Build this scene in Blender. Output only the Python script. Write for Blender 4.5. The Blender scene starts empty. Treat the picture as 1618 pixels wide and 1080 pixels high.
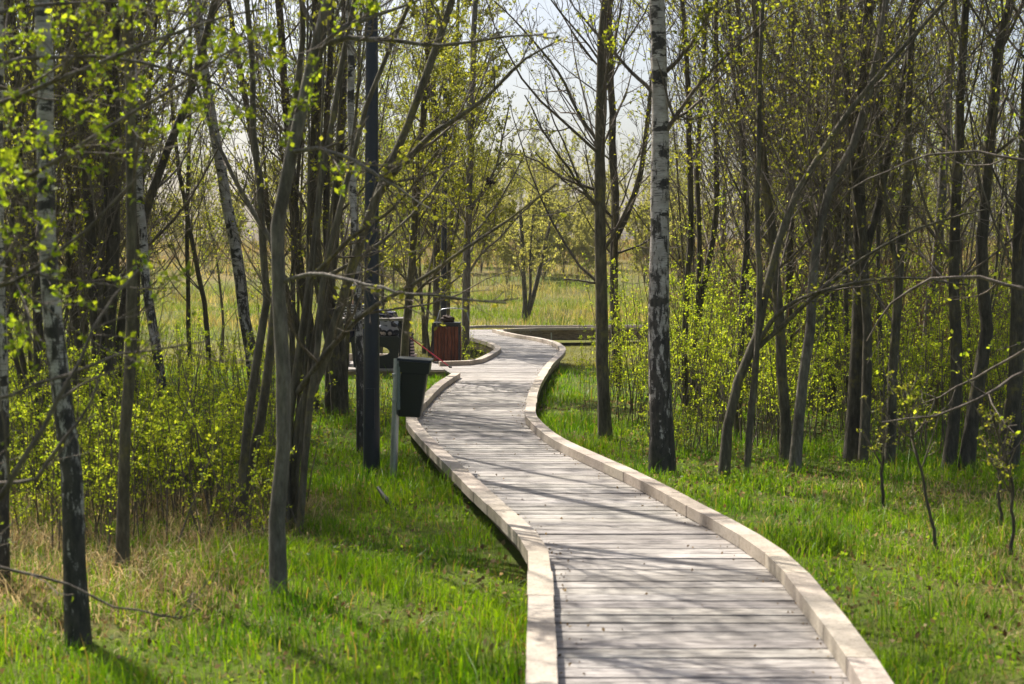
import bpy, bmesh, math, random
import numpy as np
from mathutils import Vector, Matrix

# ------------------------------------------------------------------ camera, sky, sun, exposure
S = bpy.context.scene
COL = S.collection
CAMZ, FPX, PITCH = 1.70, 2200.0, math.atan(0.05)     # eye height, focal length in photo pixels, pitch down
cam = bpy.data.cameras.new('camera')
camo = bpy.data.objects.new('camera', cam); COL.objects.link(camo)
camo.location = (0, 0, CAMZ)
camo.rotation_euler = (math.radians(90) - PITCH, 0, 0)
cam.sensor_width = 36; cam.sensor_fit = 'HORIZONTAL'
cam.lens = 36 * FPX / 1618
cam.clip_start = 0.05; cam.clip_end = 3000
cam.dof.use_dof = True; cam.dof.focus_distance = 19.0; cam.dof.aperture_fstop = 3.8
S.camera = camo
SUN_AZ, SUN_EL = math.radians(-36), math.radians(54)   # azimuth from +Y (negative = left), elevation
W = bpy.data.worlds.new('World'); S.world = W; W.use_nodes = True
wn = W.node_tree
sky = wn.nodes.new('ShaderNodeTexSky'); sky.sky_type = 'NISHITA'; sky.sun_disc = False
sky.sun_elevation = SUN_EL; sky.sun_rotation = SUN_AZ
sky.air_density = 1.0; sky.dust_density = 4.5; sky.ozone_density = 1.0
bg = wn.nodes['Background']; bg.inputs['Strength'].default_value = 0.09
wn.links.new(sky.outputs[0], bg.inputs[0])
sl = bpy.data.lights.new('sun', 'SUN'); sl.energy = 5.0; sl.angle = math.radians(0.55); sl.color = (1, 0.94, 0.85)
so = bpy.data.objects.new('sun', sl); COL.objects.link(so)
sd = Vector((math.sin(SUN_AZ)*math.cos(SUN_EL), math.cos(SUN_AZ)*math.cos(SUN_EL), math.sin(SUN_EL)))
so.rotation_euler = (-sd).to_track_quat('-Z', 'Y').to_euler(); so.location = (-8, 10, 20)
S.view_settings.view_transform = 'Standard'; S.view_settings.look = 'None'
S.view_settings.exposure = 0.92; S.view_settings.gamma = 1
try:
    S.cycles.max_bounces = 6; S.cycles.diffuse_bounces = 3; S.cycles.glossy_bounces = 2
    S.cycles.transmission_bounces = 4; S.cycles.transparent_max_bounces = 4
    S.cycles.caustics_reflective = False; S.cycles.caustics_refractive = False
    S.cycles.use_denoising = True
except Exception: pass

# ------------------------------------------------------------------ where a photo point lies in the place
CP, SP = math.cos(PITCH), math.sin(PITCH)
def ray(x, y):
    u, v = (x-809)/FPX, (540-y)/FPX
    return np.array((u, CP + v*SP, -SP + v*CP))
def at(x, y, Y):
    d = ray(x, y); return np.array((0, 0, CAMZ)) + d*(Y/d[1])
def on(x, y, h):
    d = ray(x, y); return np.array((0, 0, CAMZ)) + d*((h-CAMZ)/d[2])
DECK = 0.15
rng = np.random.default_rng(7)

def sm(a, b, x):
    t = np.clip((x-a)/(b-a), 0, 1); return t*t*(3-2*t)
def wob(x, y, s, seed=0.0):
    x = np.asarray(x)/s; y = np.asarray(y)/s
    return (np.sin(1.7*x+2.3*y+seed)+np.sin(-2.9*x+1.3*y+1.7*seed+1)+np.sin(3.7*x+3.1*y+2.3*seed+2)+np.sin(0.7*x-4.3*y+seed*3+4))/4
def ground(x, y):
    x = np.asarray(x, float); y = np.asarray(y, float)
    near = 0.04*wob(x, y, 1.6)*(1-sm(22, 26, y)) + 0.05*wob(x, y, 4.5, 2)*(1-sm(22, 26, y))
    far = 4.3*sm(40, 116, y) + (0.15*wob(x, y, 2.0, 5)+0.22*wob(x, y, 9, 3))*sm(39.5, 48, y)
    return near + far - 0.26*sm(24, 31, y)*(1-sm(39, 41, y))

# ------------------------------------------------------------------ materials
def mat(name):
    m = bpy.data.materials.new(name); m.use_nodes = True
    nt = m.node_tree; return m, nt, nt.nodes['Principled BSDF'], nt.nodes['Material Output']
def node(nt, typ, **kw):
    n = nt.nodes.new(typ)
    for k, v in kw.items():
        if k in n.inputs: n.inputs[k].default_value = v
        else: setattr(n, k, v)
    return n
def ramp(nt, fac, stops):
    r = nt.nodes.new('ShaderNodeValToRGB'); nt.links.new(fac, r.inputs[0])
    e = r.color_ramp.elements
    e[0].position, e[0].color = stops[0][0], (*stops[0][1], 1)
    e[1].position, e[1].color = stops[-1][0], (*stops[-1][1], 1)
    for p, c in stops[1:-1]:
        n = e.new(p); n.color = (*c, 1)
    return r.outputs[0]
def coords(nt, kind='Object', scale=(1, 1, 1)):
    tc = nt.nodes.new('ShaderNodeTexCoord'); mp = nt.nodes.new('ShaderNodeMapping')
    mp.inputs['Scale'].default_value = scale
    nt.links.new(tc.outputs[kind], mp.inputs[0]); return mp.outputs[0]
def noise(nt, vec, scale, detail=4, rough=.6):
    n = node(nt, 'ShaderNodeTexNoise', Scale=scale, Detail=detail, Roughness=rough)
    nt.links.new(vec, n.inputs['Vector']); return n.outputs['Fac']
def mix(nt, fac, a, b, mode='MIX'):
    n = nt.nodes.new('ShaderNodeMix'); n.data_type = 'RGBA'; n.blend_type = mode
    for s, v in ((n.inputs[0], fac), (n.inputs[6], a), (n.inputs[7], b)):
        if hasattr(v, 'is_output'): nt.links.new(v, s)
        elif isinstance(v, (int, float)): s.default_value = v
        else: s.default_value = (*v, 1)
    return n.outputs[2]
def bump(nt, h, bsdf, strength=.5, dist=.02):
    b = node(nt, 'ShaderNodeBump', Strength=strength, Distance=dist)
    nt.links.new(h, b.inputs['Height']); nt.links.new(b.outputs[0], bsdf.inputs['Normal'])

def plain(name, col, rough=.6, metal=0, var=.25, scale=30):
    m, nt, b, o = mat(name)
    n = noise(nt, coords(nt), scale)
    lo = tuple(c*(1-var) for c in col); hi = tuple(min(1, c*(1+var)) for c in col)
    nt.links.new(ramp(nt, n, [(.3, lo), (.7, hi)]), b.inputs['Base Color'])
    b.inputs['Roughness'].default_value = rough; b.inputs['Metallic'].default_value = metal
    bump(nt, n, b, .15, .004)
    return m
def leafy(name, trans=.5, tr_gain=(1.5, 1.45, .8), rough=.45, spec=.4):
    m, nt, b, o = mat(name)
    a = nt.nodes.new('ShaderNodeAttribute'); a.attribute_name = 'tint'
    nt.links.new(a.outputs['Color'], b.inputs['Base Color'])
    b.inputs['Roughness'].default_value = rough; b.inputs['Specular IOR Level'].default_value = spec
    t = nt.nodes.new('ShaderNodeBsdfTranslucent')
    nt.links.new(mix(nt, 1.0, a.outputs['Color'], tr_gain, 'MULTIPLY'), t.inputs['Color'])
    ms = nt.nodes.new('ShaderNodeMixShader'); ms.inputs[0].default_value = trans
    nt.links.new(b.outputs[0], ms.inputs[1]); nt.links.new(t.outputs[0], ms.inputs[2])
    nt.links.new(ms.outputs[0], o.inputs['Surface'])
    return m
M = {}
M['leaf'] = leafy('young_leaf', .64, (1.95, 1.85, .8), .5, .22)
M['grass'] = leafy('grass_blade', .50, (1.55, 1.5, .5), .46, .35)
M['straw'] = leafy('dry_blade', .42, (1.2, 1.1, .9), .65, .12)

def bark(name, c0, c1, c2, lichen, lich_amt=.62):
    m, nt, b, o = mat(name)
    v = coords(nt, 'Object', (1, 1, .22)); n1 = noise(nt, v, 38, 6, .7)
    v2 = coords(nt); n2 = noise(nt, v2, 3.2, 3)
    base = ramp(nt, n1, [(.3, c0), (.52, c1), (.72, c2)])
    base = mix(nt, 1.0, base, ramp(nt, noise(nt, coords(nt, 'Object', (1, 1, .5)), 6.5, 5, .65), [(.32, (.5, .48, .46)), (.5, (.95, .95, .95)), (.68, (1.25, 1.25, 1.2))]), 'MULTIPLY')
    lm = ramp(nt, n2, [(lich_amt, (0, 0, 0)), (lich_amt+.13, (1, 1, 1))])
    n3 = noise(nt, v2, 26, 5)
    lm2 = mix(nt, 1.0, lm, ramp(nt, n3, [(.45, (0, 0, 0)), (.6, (1, 1, 1))]), 'MULTIPLY')
    nt.links.new(mix(nt, lm2, base, lichen), b.inputs['Base Color'])
    b.inputs['Roughness'].default_value = .85
    bump(nt, n1, b, .8, .02)
    return m
M['bark_grey'] = bark('grey_bark', (.075, .064, .048), (.16, .14, .11), (.27, .24, .195), (.21, .19, .11))
M['bark_dark'] = bark('dark_bark', (.036, .029, .019), (.085, .071, .048), (.155, .13, .09), (.18, .15, .035), .53)
M['bark_brown'] = bark('brown_bark', (.05, .041, .025), (.115, .098, .063), (.20, .172, .115), (.21, .18, .045), .53)
M['twig'] = bark('twig_bark', (.07, .053, .038), (.15, .12, .09), (.25, .21, .165), (.18, .15, .07), .7)

M['rust_twig'] = bark('rusty_twig', (.09, .04, .015), (.20, .10, .04), (.32, .18, .08), (.2, .12, .05), .7)
def birch_bark():
    m, nt, b, o = mat('birch_bark')
    tc = nt.nodes.new('ShaderNodeTexCoord'); ob = tc.outputs['Object']
    def sc(s):
        mp = nt.nodes.new('ShaderNodeMapping'); mp.inputs['Scale'].default_value = s
        nt.links.new(ob, mp.inputs[0]); return mp.outputs[0]
    white = ramp(nt, noise(nt, sc((1, 1, 2)), 9, 5), [(.3, (.26, .23, .20)), (.55, (.43, .39, .355)), (.75, (.58, .535, .495))])
    lent = ramp(nt, noise(nt, sc((1, 1, 9)), 11, 5, .65), [(.57, (0, 0, 0)), (.63, (1, 1, 1))])      # thin dark dashes
    patch = ramp(nt, noise(nt, sc((1, 1, 2.1)), 5.2, 5, .62), [(.545, (0, 0, 0)), (.59, (1, 1, 1))])  # black diamonds
    sx = nt.nodes.new('ShaderNodeSeparateXYZ'); nt.links.new(ob, sx.inputs[0])
    mr = node(nt, 'ShaderNodeMapRange'); mr.inputs['From Min'].default_value = 3.0; mr.inputs['From Max'].default_value = .1
    nt.links.new(sx.outputs['Z'], mr.inputs['Value'])
    fis = noise(nt, sc((1, 1, .3)), 22, 6, .7)
    ad = nt.nodes.new('ShaderNodeMath'); ad.operation = 'MULTIPLY_ADD'
    nt.links.new(mr.outputs[0], ad.inputs[0]); ad.inputs[1].default_value = .24; nt.links.new(fis, ad.inputs[2])
    low = ramp(nt, ad.outputs[0], [(.605, (0, 0, 0)), (.66, (1, 1, 1))])
    dark = ramp(nt, noise(nt, sc((1, 1, .4)), 30, 5), [(.35, (.016, .014, .012)), (.7, (.075, .062, .05))])
    c = mix(nt, lent, white, (.11, .095, .085)); c = mix(nt, patch, c, dark); c = mix(nt, low, c, dark)
    nt.links.new(c, b.inputs['Base Color']); b.inputs['Roughness'].default_value = .7
    bump(nt, fis, b, .5, .012)
    return m
M['birch'] = birch_bark()

def deck_wood(name, cols, sx=(1.2, 16, 16), soft=0):
    m, nt, b, o = mat(name)
    a = nt.nodes.new('ShaderNodeAttribute'); a.attribute_name = 'tint'
    g = noise(nt, coords(nt, 'Object', sx), 7, 7, .65)
    g2 = noise(nt, coords(nt, 'Object', tuple(c*.34 if c > 1.3 else c*.7 for c in sx)), 7, 4, .6)
    st = noise(nt, coords(nt, 'Object', (1, 1.6, 1)), 1.6, 4)
    base = ramp(nt, g, [(.28, cols[0]), (.5, cols[1]), (.72, cols[2])])
    base = mix(nt, 1.0, base, a.outputs['Color'], 'MULTIPLY')
    base = mix(nt, 1.0-soft, base, ramp(nt, g2, [(.36, (.46, .45, .45)), (.5, (.94, .94, .94)), (.62, (1.12, 1.12, 1.12))]), 'MULTIPLY')
    stain = ramp(nt, st, [(.35, (.72, .71, .70)), (.6, (1, 1, 1))])
    base = mix(nt, 1.0, base, stain, 'MULTIPLY')
    nt.links.new(base, b.inputs['Base Color']); b.inputs['Roughness'].default_value = .62
    b.inputs['Specular IOR Level'].default_value = .35
    bump(nt, g, b, .35, .006)
    return m
M['plank'] = deck_wood('weathered_plank', ((.165, .152, .137), (.375, .348, .318), (.54, .508, .465)))
M['kerb'] = deck_wood('kerb_timber', ((.32, .27, .21), (.47, .41, .335), (.57, .515, .44)), (14, 14, 14), .7)
M['beam'] = deck_wood('beam_timber', ((.13, .09, .055), (.24, .175, .11), (.32, .25, .17)), (2, 2, 14))
M['binwood'] = deck_wood('red_brown_board', ((.10, .03, .016), (.17, .055, .028), (.23, .08, .04)), (14, 14, 1.5))
M['steel'] = plain('galvanised_steel', (.42, .44, .46), .38, .85, .12)
M['lamp'] = plain('anthracite_paint', (.016, .020, .031), .42, 0, .15)
M['bin'] = plain('dark_green_plastic', (.006, .011, .012), .45, 0, .18)
M['binrim'] = plain('pale_green_edge', (.14, .17, .15), .5, 0, .15)
M['panel'] = plain('charcoal_panel', (.022, .024, .030), .55, 0, .2)
M['greywood'] = deck_wood('grey_timber', ((.16, .145, .13), (.28, .26, .235), (.38, .35, .32)), (1.5, 12, 12))
M['skin'] = plain('skin', (.42, .25, .18), .5, 0, .06)
M['hair'] = plain('dark_hair', (.02, .015, .012), .5, 0, .3)
M['navy'] = plain('navy_cloth', (.014, .02, .05), .8, 0, .3)
M['black'] = plain('black_cloth', (.014, .014, .017), .8, 0, .3)
M['white'] = plain('white_cloth', (.7, .7, .68), .8, 0, .05)
M['red'] = plain('red_shaft', (.42, .012, .03), .35, 0, .1)
M['rubber'] = plain('black_rubber', (.012, .012, .012), .7, 0, .2)
M['deadleaf'] = plain('withered_leaf', (.05, .028, .015), .8, 0, .4)
M['lens'] = plain('lamp_glass', (.45, .45, .42), .2, 0, .05)
def stripes(name, a, b_, scale, axis='Z'):
    m, nt, b, o = mat(name)
    w = node(nt, 'ShaderNodeTexWave', Scale=scale, Distortion=1.2); w.bands_direction = axis
    w.inputs['Detail Scale'].default_value = 1.5
    nt.links.new(coords(nt), w.inputs['Vector'])
    nt.links.new(ramp(nt, w.outputs['Fac'], [(.42, a), (.5, b_)]), b.inputs['Base Color'])
    b.inputs['Roughness'].default_value = .85
    return m
M['stripe'] = stripes('striped_cloth', (.018, .018, .02), (.6, .58, .56), 7)
M['stripe_pink'] = stripes('zigzag_cloth', (.03, .025, .03), (.5, .40, .42), 6)
def patterned():
    m, nt, b, o = mat('patterned_cloth')
    v = node(nt, 'ShaderNodeTexVoronoi', Scale=9); nt.links.new(coords(nt), v.inputs['Vector'])
    nt.links.new(ramp(nt, v.outputs['Distance'], [(.28, (.62, .55, .50)), (.36, (.02, .02, .025)), (.6, (.03, .035, .045)), (.66, (.4, .42, .45))]), b.inputs['Base Color'])
    b.inputs['Roughness'].default_value = .85
    return m
M['pattern'] = patterned()

def ground_mat():
    m, nt, b, o = mat('ground')
    a = nt.nodes.new('ShaderNodeAttribute'); a.attribute_name = 'tint'
    v = coords(nt); n1 = noise(nt, v, 9, 6, .7); n2 = noise(nt, v, 55, 4, .7); n3 = noise(nt, v, .5, 4, .6)
    soil = ramp(nt, n2, [(.3, (.022, .016, .010)), (.55, (.055, .042, .023)), (.75, (.12, .09, .05))])
    green = mix(nt, 1.0, a.outputs['Color'], ramp(nt, n2, [(.25, (.55, .55, .5)), (.7, (1.35, 1.3, 1.2))]), 'MULTIPLY')
    green = mix(nt, 1.0, green, ramp(nt, n3, [(.3, (.75, .8, .8)), (.65, (1.15, 1.1, 1))]), 'MULTIPLY')
    f = ramp(nt, n1, [(.40, (0, 0, 0)), (.56, (1, 1, 1))])
    nt.links.new(mix(nt, f, mix(nt, .45, soil, green), green), b.inputs['Base Color'])
    b.inputs['Roughness'].default_value = .95; b.inputs['Specular IOR Level'].default_value = .15
    bump(nt, n2, b, .7, .03)
    return m
M['ground'] = ground_mat()

# ------------------------------------------------------------------ mesh builder
class MB:
    def __init__(s): s.V = []; s.F = []; s.T = []; s.K = []; s.n = 0
    def add(s, V, F, tint=(1, 1, 1), k=0):
        V = np.asarray(V, float).reshape(-1, 3); F = np.asarray(F, int).reshape(-1, 4)
        s.V.append(V); s.F.append(F + s.n); s.n += len(V)
        t = np.asarray(tint, float)
        s.T.append(np.broadcast_to(t, (len(V), 3)) if t.ndim == 1 else t)
        s.K.append(np.full(len(F), k, int)); return s
    def tubes(s, P, R, sides=6, k=0, tint=(1, 1, 1)):
        P = np.asarray(P, float); R = np.asarray(R, float)
        if P.ndim == 2: P = P[None]; R = R[None]
        B, N, _ = P.shape
        if B == 0: return s
        T = np.gradient(P, axis=1); T /= np.linalg.norm(T, axis=2, keepdims=True)+1e-9
        mean = T.mean(axis=1); ref = np.where((np.abs(mean[:, 2:3]) < .8), np.array([[0, 0, 1.]]), np.array([[1., 0.05, 0]]))
        ref = np.broadcast_to(ref[:, None, :], P.shape)
        U = np.cross(T, ref); U /= np.linalg.norm(U, axis=2, keepdims=True)+1e-9
        Wv = np.cross(T, U)
        an = np.linspace(0, 2*np.pi, sides, endpoint=False)
        ring = P[:, :, None, :] + R[:, :, None, None]*(np.cos(an)[None, None, :, None]*U[:, :, None, :] + np.sin(an)[None, None, :, None]*Wv[:, :, None, :])
        idx = np.arange(B*N*sides).reshape(B, N, sides)
        a = idx[:, :-1, :]; b = np.roll(a, -1, axis=2); c = idx[:, 1:, :]; d = np.roll(c, -1, axis=2)
        F = np.stack([a, b, d, c], axis=-1)
        return s.add(ring.reshape(-1, 3), F.reshape(-1, 4), tint, k)
    def box(s, c, size, rz=0, tint=(1, 1, 1), k=0, jit=0):
        h = np.array(size)/2
        v = np.array([(-1, -1, -1), (1, -1, -1), (1, 1, -1), (-1, 1, -1), (-1, -1, 1), (1, -1, 1), (1, 1, 1), (-1, 1, 1)])*h
        if rz:
            ca, sa = math.cos(rz), math.sin(rz)
            v = np.stack([v[:, 0]*ca-v[:, 1]*sa, v[:, 0]*sa+v[:, 1]*ca, v[:, 2]], 1)
        return s.add(v+np.array(c), BOXF, tint, k)
    def hexa(s, v8, tint=(1, 1, 1), k=0): return s.add(v8, BOXF, tint, k)
    def leaves(s, C, size, rg, tint, k=0, droop=.0):
        n = len(C)
        if n == 0: return s
        d = rg.normal(size=(n, 3)); d[:, 2] -= droop; d /= np.linalg.norm(d, axis=1, keepdims=True)+1e-9
        e = np.cross(d, rg.normal(size=(n, 3))); e /= np.linalg.norm(e, axis=1, keepdims=True)+1e-9
        nn = np.cross(d, e)
        L = (size*rg.uniform(.65, 1.3, n))[:, None]
        a = C; b = C+d*L*.55+e*L*.36+nn*L*.10; c = C+d*L*1.12; f = C+d*L*.55-e*L*.36+nn*L*.10
        V = np.stack([a, b, c, f], 1).reshape(-1, 3)
        return s.add(V, np.arange(4*n).reshape(n, 4), np.repeat(tint, 4, axis=0), k)
    def mesh(s, name, mats, smooth=True):
        V = np.concatenate(s.V); F = np.concatenate(s.F); T = np.concatenate(s.T); K = np.concatenate(s.K)
        me = bpy.data.meshes.new(name)
        me.vertices.add(len(V)); me.vertices.foreach_set('co', V.astype('f4').ravel())
        me.loops.add(F.size); me.loops.foreach_set('vertex_index', F.astype('i4').ravel())
        me.polygons.add(len(F)); me.polygons.foreach_set('loop_start', np.arange(0, F.size, 4, dtype='i4'))
        me.polygons.foreach_set('material_index', K.astype('i4'))
        me.polygons.foreach_set('use_smooth', np.full(len(F), smooth))
        at_ = me.attributes.new('tint', 'FLOAT_COLOR', 'POINT')
        at_.data.foreach_set('color', np.concatenate([T, np.ones((len(T), 1))], 1).astype('f4').ravel())
        for m in (mats if isinstance(mats, (list, tuple)) else [mats]): me.materials.append(m)
        me.update(calc_edges=True); me.validate()
        return me
    def build(s, name, mats, parent=None, smooth=True, loc=None):
        return link(name, s.mesh(name, mats, smooth), parent, loc)
BOXF = [(0, 3, 2, 1), (4, 5, 6, 7), (0, 1, 5, 4), (1, 2, 6, 5), (2, 3, 7, 6), (3, 0, 4, 7)]
def link(name, data, parent=None, loc=None):
    o = bpy.data.objects.new(name, data); COL.objects.link(o)
    if parent is not None: o.parent = parent
    if loc is not None: o.location = loc
    return o
def tag(o, label=None, cat=None, group=None, kind=None):
    if label: o['label'] = label
    if cat: o['category'] = cat
    if group: o['group'] = group
    if kind: o['kind'] = kind
    return o
def thing(name, label, cat, loc=(0, 0, 0), group=None):
    o = bpy.data.objects.new(name, None); COL.objects.link(o); o.location = [float(c) for c in loc]
    o.empty_display_size = .2
    return tag(o, label, cat, group)
def copy_thing(src, loc, rz, sc, label=None, group=None):
    r = src.copy(); COL.objects.link(r); r.location = [float(c) for c in loc]; r.rotation_euler = (0, 0, rz); r.scale = (sc, sc, sc)
    if label: r['label'] = label
    if group: r['group'] = group
    for ch in src.children:
        c = ch.copy(); COL.objects.link(c); c.parent = r
    return r
def spline(pts, n, w=None):
    p = np.asarray(pts, float); q = np.vstack([2*p[0]-p[1], p, 2*p[-1]-p[-2]])
    seg = np.linalg.norm(np.diff(p, axis=0), axis=1); cum = np.concatenate([[0], np.cumsum(seg)])
    out = []
    for t in np.linspace(0, cum[-1], n):
        i = min(np.searchsorted(cum, t, side='right')-1, len(p)-2); u = (t-cum[i])/(seg[i]+1e-9)
        p0, p1, p2, p3 = q[i], q[i+1], q[i+2], q[i+3]
        out.append(.5*((2*p1)+(-p0+p2)*u+(2*p0-5*p1+4*p2-p3)*u*u+(-p0+3*p1-3*p2+p3)*u**3))
    return np.array(out)

# ------------------------------------------------------------------ boardwalk outline, traced along its kerbs
KH = 0.074
kz = DECK+KH
pxR = [(1440, 1180), (1388, 1080), (1345, 1016), (1290, 944), (1234, 880), (1164, 833), (1106, 803), (1049, 772), (991, 743), (934, 718), (877, 691), (849, 668),
       (838, 655), (839, 641), (842, 622), (848, 607), (858, 590), (869, 574), (882, 562), (889, 553), (886, 546), (873, 539), (850, 533.5), (824, 529.5), (798, 524.5), (781, 520)]
pxL = [(856, 1180), (856, 1080), (855, 980), (853, 900), (846, 860), (815, 825), (760, 775), (715, 733), (684, 703), (662, 680), (650, 662), (655, 648), (668, 632), (694, 607), (721, 589)]
pxL2 = [(694, 571), (724, 570.5), (750, 569), (774, 559), (787, 549), (774, 541), (755, 535.5), (738, 531), (722, 526), (714, 521), (716, 517.5), (735, 515.2), (770, 513.6)]
wR = np.array([on(x, y, kz)[:2] for x, y in pxR]); wL = np.array([on(x, y, kz)[:2] for x, y in pxL]); wL2 = np.array([on(x, y, kz)[:2] for x, y in pxL2])
def sp2(p, n): return spline(np.c_[p, np.zeros(len(p))], n)[:, :2]
cR, cL, cL2 = sp2(wR, 90), sp2(wL, 70), sp2(wL2, 50)
inner = cR[-1]                                         # corner where the far walk turns off to the right
far_near = np.array([inner, inner+(.7, .5), (1.2, 37.3), (4.0, 37.6), (9.5, 37.9), (16, 38.0)])
far_far = np.array([cL2[-1], (1.2, 38.75), (4.0, 39.05), (9.5, 39.35), (16, 39.45)])
cN, cF = sp2(far_near, 50), sp2(far_far, 50)
plat = np.array([on(721, 589, kz)[:2], (-1.02, 22.2), (-2.95, 22.2), (-2.95, 24.55), cL2[0]])
outline = np.vstack([cL, plat[1:4], cL2, cF, cN[::-1], cR[::-1]])
def inside(px, py, poly):
    px = np.asarray(px); py = np.asarray(py); r = np.zeros(px.shape, bool); n = len(poly); j = n-1
    for i in range(n):
        xi, yi = poly[i]; xj, yj = poly[j]
        if yi != yj:
            c = ((yi > py) != (yj > py)) & (px < (xj-xi)*(py-yi)/(yj-yi)+xi); r ^= c
        j = i
    return r
def off_walk(x, y, m=.12):
    r = np.zeros(np.shape(x), bool)
    for dx, dy in ((0, 0), (m, 0), (-m, 0), (0, m), (0, -m)): r |= inside(np.asarray(x)+dx, np.asarray(y)+dy, outline)
    return ~r
def spans(y, poly):
    xs = []
    for i in range(len(poly)):
        a, b = poly[i-1], poly[i]
        if (a[1] > y) != (b[1] > y): xs.append(a[0]+(y-a[1])/(b[1]-a[1])*(b[0]-a[0]))
    xs.sort(); return list(zip(xs[::2], xs[1::2]))

# ------------------------------------------------------------------ ground sheet
def zone(x, y):
    """soil cover colour by place: fresh green, straw, olive moss, meadow"""
    x = np.asarray(x, float)[:, None]; y = np.asarray(y, float)[:, None]
    green = np.array([[.085, .13, .012]]); dry = np.array([[.24, .185, .085]]); olive = np.array([[.13, .135, .03]])
    mead = np.array([[.085, .12, .016]]); rust = np.array([[.23, .15, .055]])
    d = sm(.9, 1.9, -x)*sm(6.2, 7.4, y)*(1-sm(10.2, 12, y)); d = np.maximum(d, .45*sm(1.6, 3.4, x)*(1-sm(9, 13, y)))
    d = d*(.75+.25*wob(x, y, .7))
    c = green*(1-d)+dry*d
    o = sm(23, 26, y)*(1-sm(39, 40, y)); c = c*(1-o)+olive*o
    me = sm(39, 41, y); dd = np.clip(.35+.5*wob(x, y, 5.5, 1)+.35*wob(x, y, 1.9, 4)+.5*sm(58, 85, y), 0, 1)
    mc = mead*(1-dd)+(dry*.9*(1-sm(62, 85, y))+rust*sm(62, 85, y)*.8)*dd*.8+mead*.25*dd
    return c*(1-me)+mc*me
ys = np.concatenate([np.linspace(-40, 2, 10), 3+np.cumsum(np.full(110, .22)), 27.5+np.cumsum(np.full(60, 1.1)), np.geomspace(96, 1500, 30)])
xh = np.concatenate([np.linspace(0, 12, 50), 12+np.cumsum(np.geomspace(.4, 140, 34))]); xs = np.concatenate([-xh[:0:-1], xh])
GX, GY = np.meshgrid(xs, ys)
gv = np.stack([GX.ravel(), GY.ravel(), ground(GX.ravel(), GY.ravel())], 1)
ii = np.arange(GX.size).reshape(GX.shape)
gm = MB().add(gv, np.stack([ii[:-1, :-1], ii[:-1, 1:], ii[1:, 1:], ii[1:, :-1]], -1).reshape(-1, 4), zone(gv[:, 0], gv[:, 1]))
tag(gm.build('ground', M['ground']), kind='structure')

# ------------------------------------------------------------------ boardwalk
bw = thing('boardwalk', 'winding weathered timber boardwalk with low kerbs running away through the trees', 'boardwalk')
walk_poly = np.vstack([cL, [plat[0]+(.02, 0)], cL2, [inner+(.7, 1.9)], [inner+(.7, .5)], cR[::-1]])
mb = MB(); r0 = np.random.default_rng(3)
y = cL[0][1]+.02; PW, GAP = .126, .013
while y < inner[1]+1.6:
    for a, b in spans(y+PW/2, walk_poly):
        if b-a < .08: continue
        t = r0.uniform(.64, 1.14)*np.array((1, r0.uniform(.975, 1.0), r0.uniform(.95, 1.0)))
        dz = r0.normal(0, .0022); sk = r0.normal(0, .004)
        v = [(a, y-sk, DECK-.034), (b, y+sk, DECK-.034), (b, y+PW+sk, DECK-.034), (a, y+PW-sk, DECK-.034),
             (a, y-sk, DECK+dz), (b, y+sk, DECK+dz), (b, y+PW+sk, DECK+dz*.3), (a, y+PW-sk, DECK+dz*.3)]
        mb.hexa(v, t)
    y += PW+GAP
x = inner[0]+.62
while x < 15.5:                                        # the far walk, planks across it
    yn = np.interp(x, cN[:, 0], cN[:, 1]); yf = np.interp(x, cF[:, 0], cF[:, 1])
    mb.box((x, (yn+yf)/2, DECK-.017), (PW, yf-yn, .034), 0, r0.uniform(.82, 1.1)*np.ones(3)); x += PW+GAP
mb.build('deck', M['plank'], bw, smooth=False)

def kerb_run(path, name, parent, step=.5, w=.115, z0=DECK+.005, h=KH):
    p = np.asarray(path); seg = np.linalg.norm(np.diff(p, axis=0), axis=1); cum = np.concatenate([[0], np.cumsum(seg)])
    def pos(s): return np.array((np.interp(s, cum, p[:, 0]), np.interp(s, cum, p[:, 1])))
    n = max(1, int(round(cum[-1]/step))); m = MB(); hh = h
    for lay in range(1):
        e = np.linspace(0, cum[-1], n+1) + (step*.5 if lay else 0)
        if lay: e = np.concatenate([[0], e[:-1], [cum[-1]]])
        for i in range(len(e)-1):
            a, b = e[i]+.002, e[i+1]-.002
            if b-a < .03: continue
            q = pos(a), pos(b); nr = []
            for s in (a, b):
                t = pos(min(s+.05, cum[-1]))-pos(max(s-.05, 0)); t /= np.linalg.norm(t)+1e-9; nr.append(np.array((-t[1], t[0])))
            za = z0+lay*hh+(.0015 if lay else 0); zb = za+hh-.0015
            j = r0.normal(0, .002); ww = w/2+j
            b4 = [q[0]+nr[0]*ww, q[0]-nr[0]*ww, q[1]-nr[1]*ww, q[1]+nr[1]*ww]
            v = [(c[0], c[1], za) for c in b4]+[(c[0], c[1], zb+r0.normal(0, .001)) for c in b4]
            m.hexa(v, r0.uniform(.9, 1.07)*np.array((1, r0.uniform(.96, 1.0), r0.uniform(.92, 1.0))))
    return m.build(name, M['kerb'], parent, smooth=False)
kerb_run(cR, 'kerb', bw); kerb_run(cL, 'kerb', bw); kerb_run(cL2, 'kerb', bw); kerb_run(cN[1:], 'kerb', bw, 1.2); kerb_run(cF, 'kerb', bw, 1.2)
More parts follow.
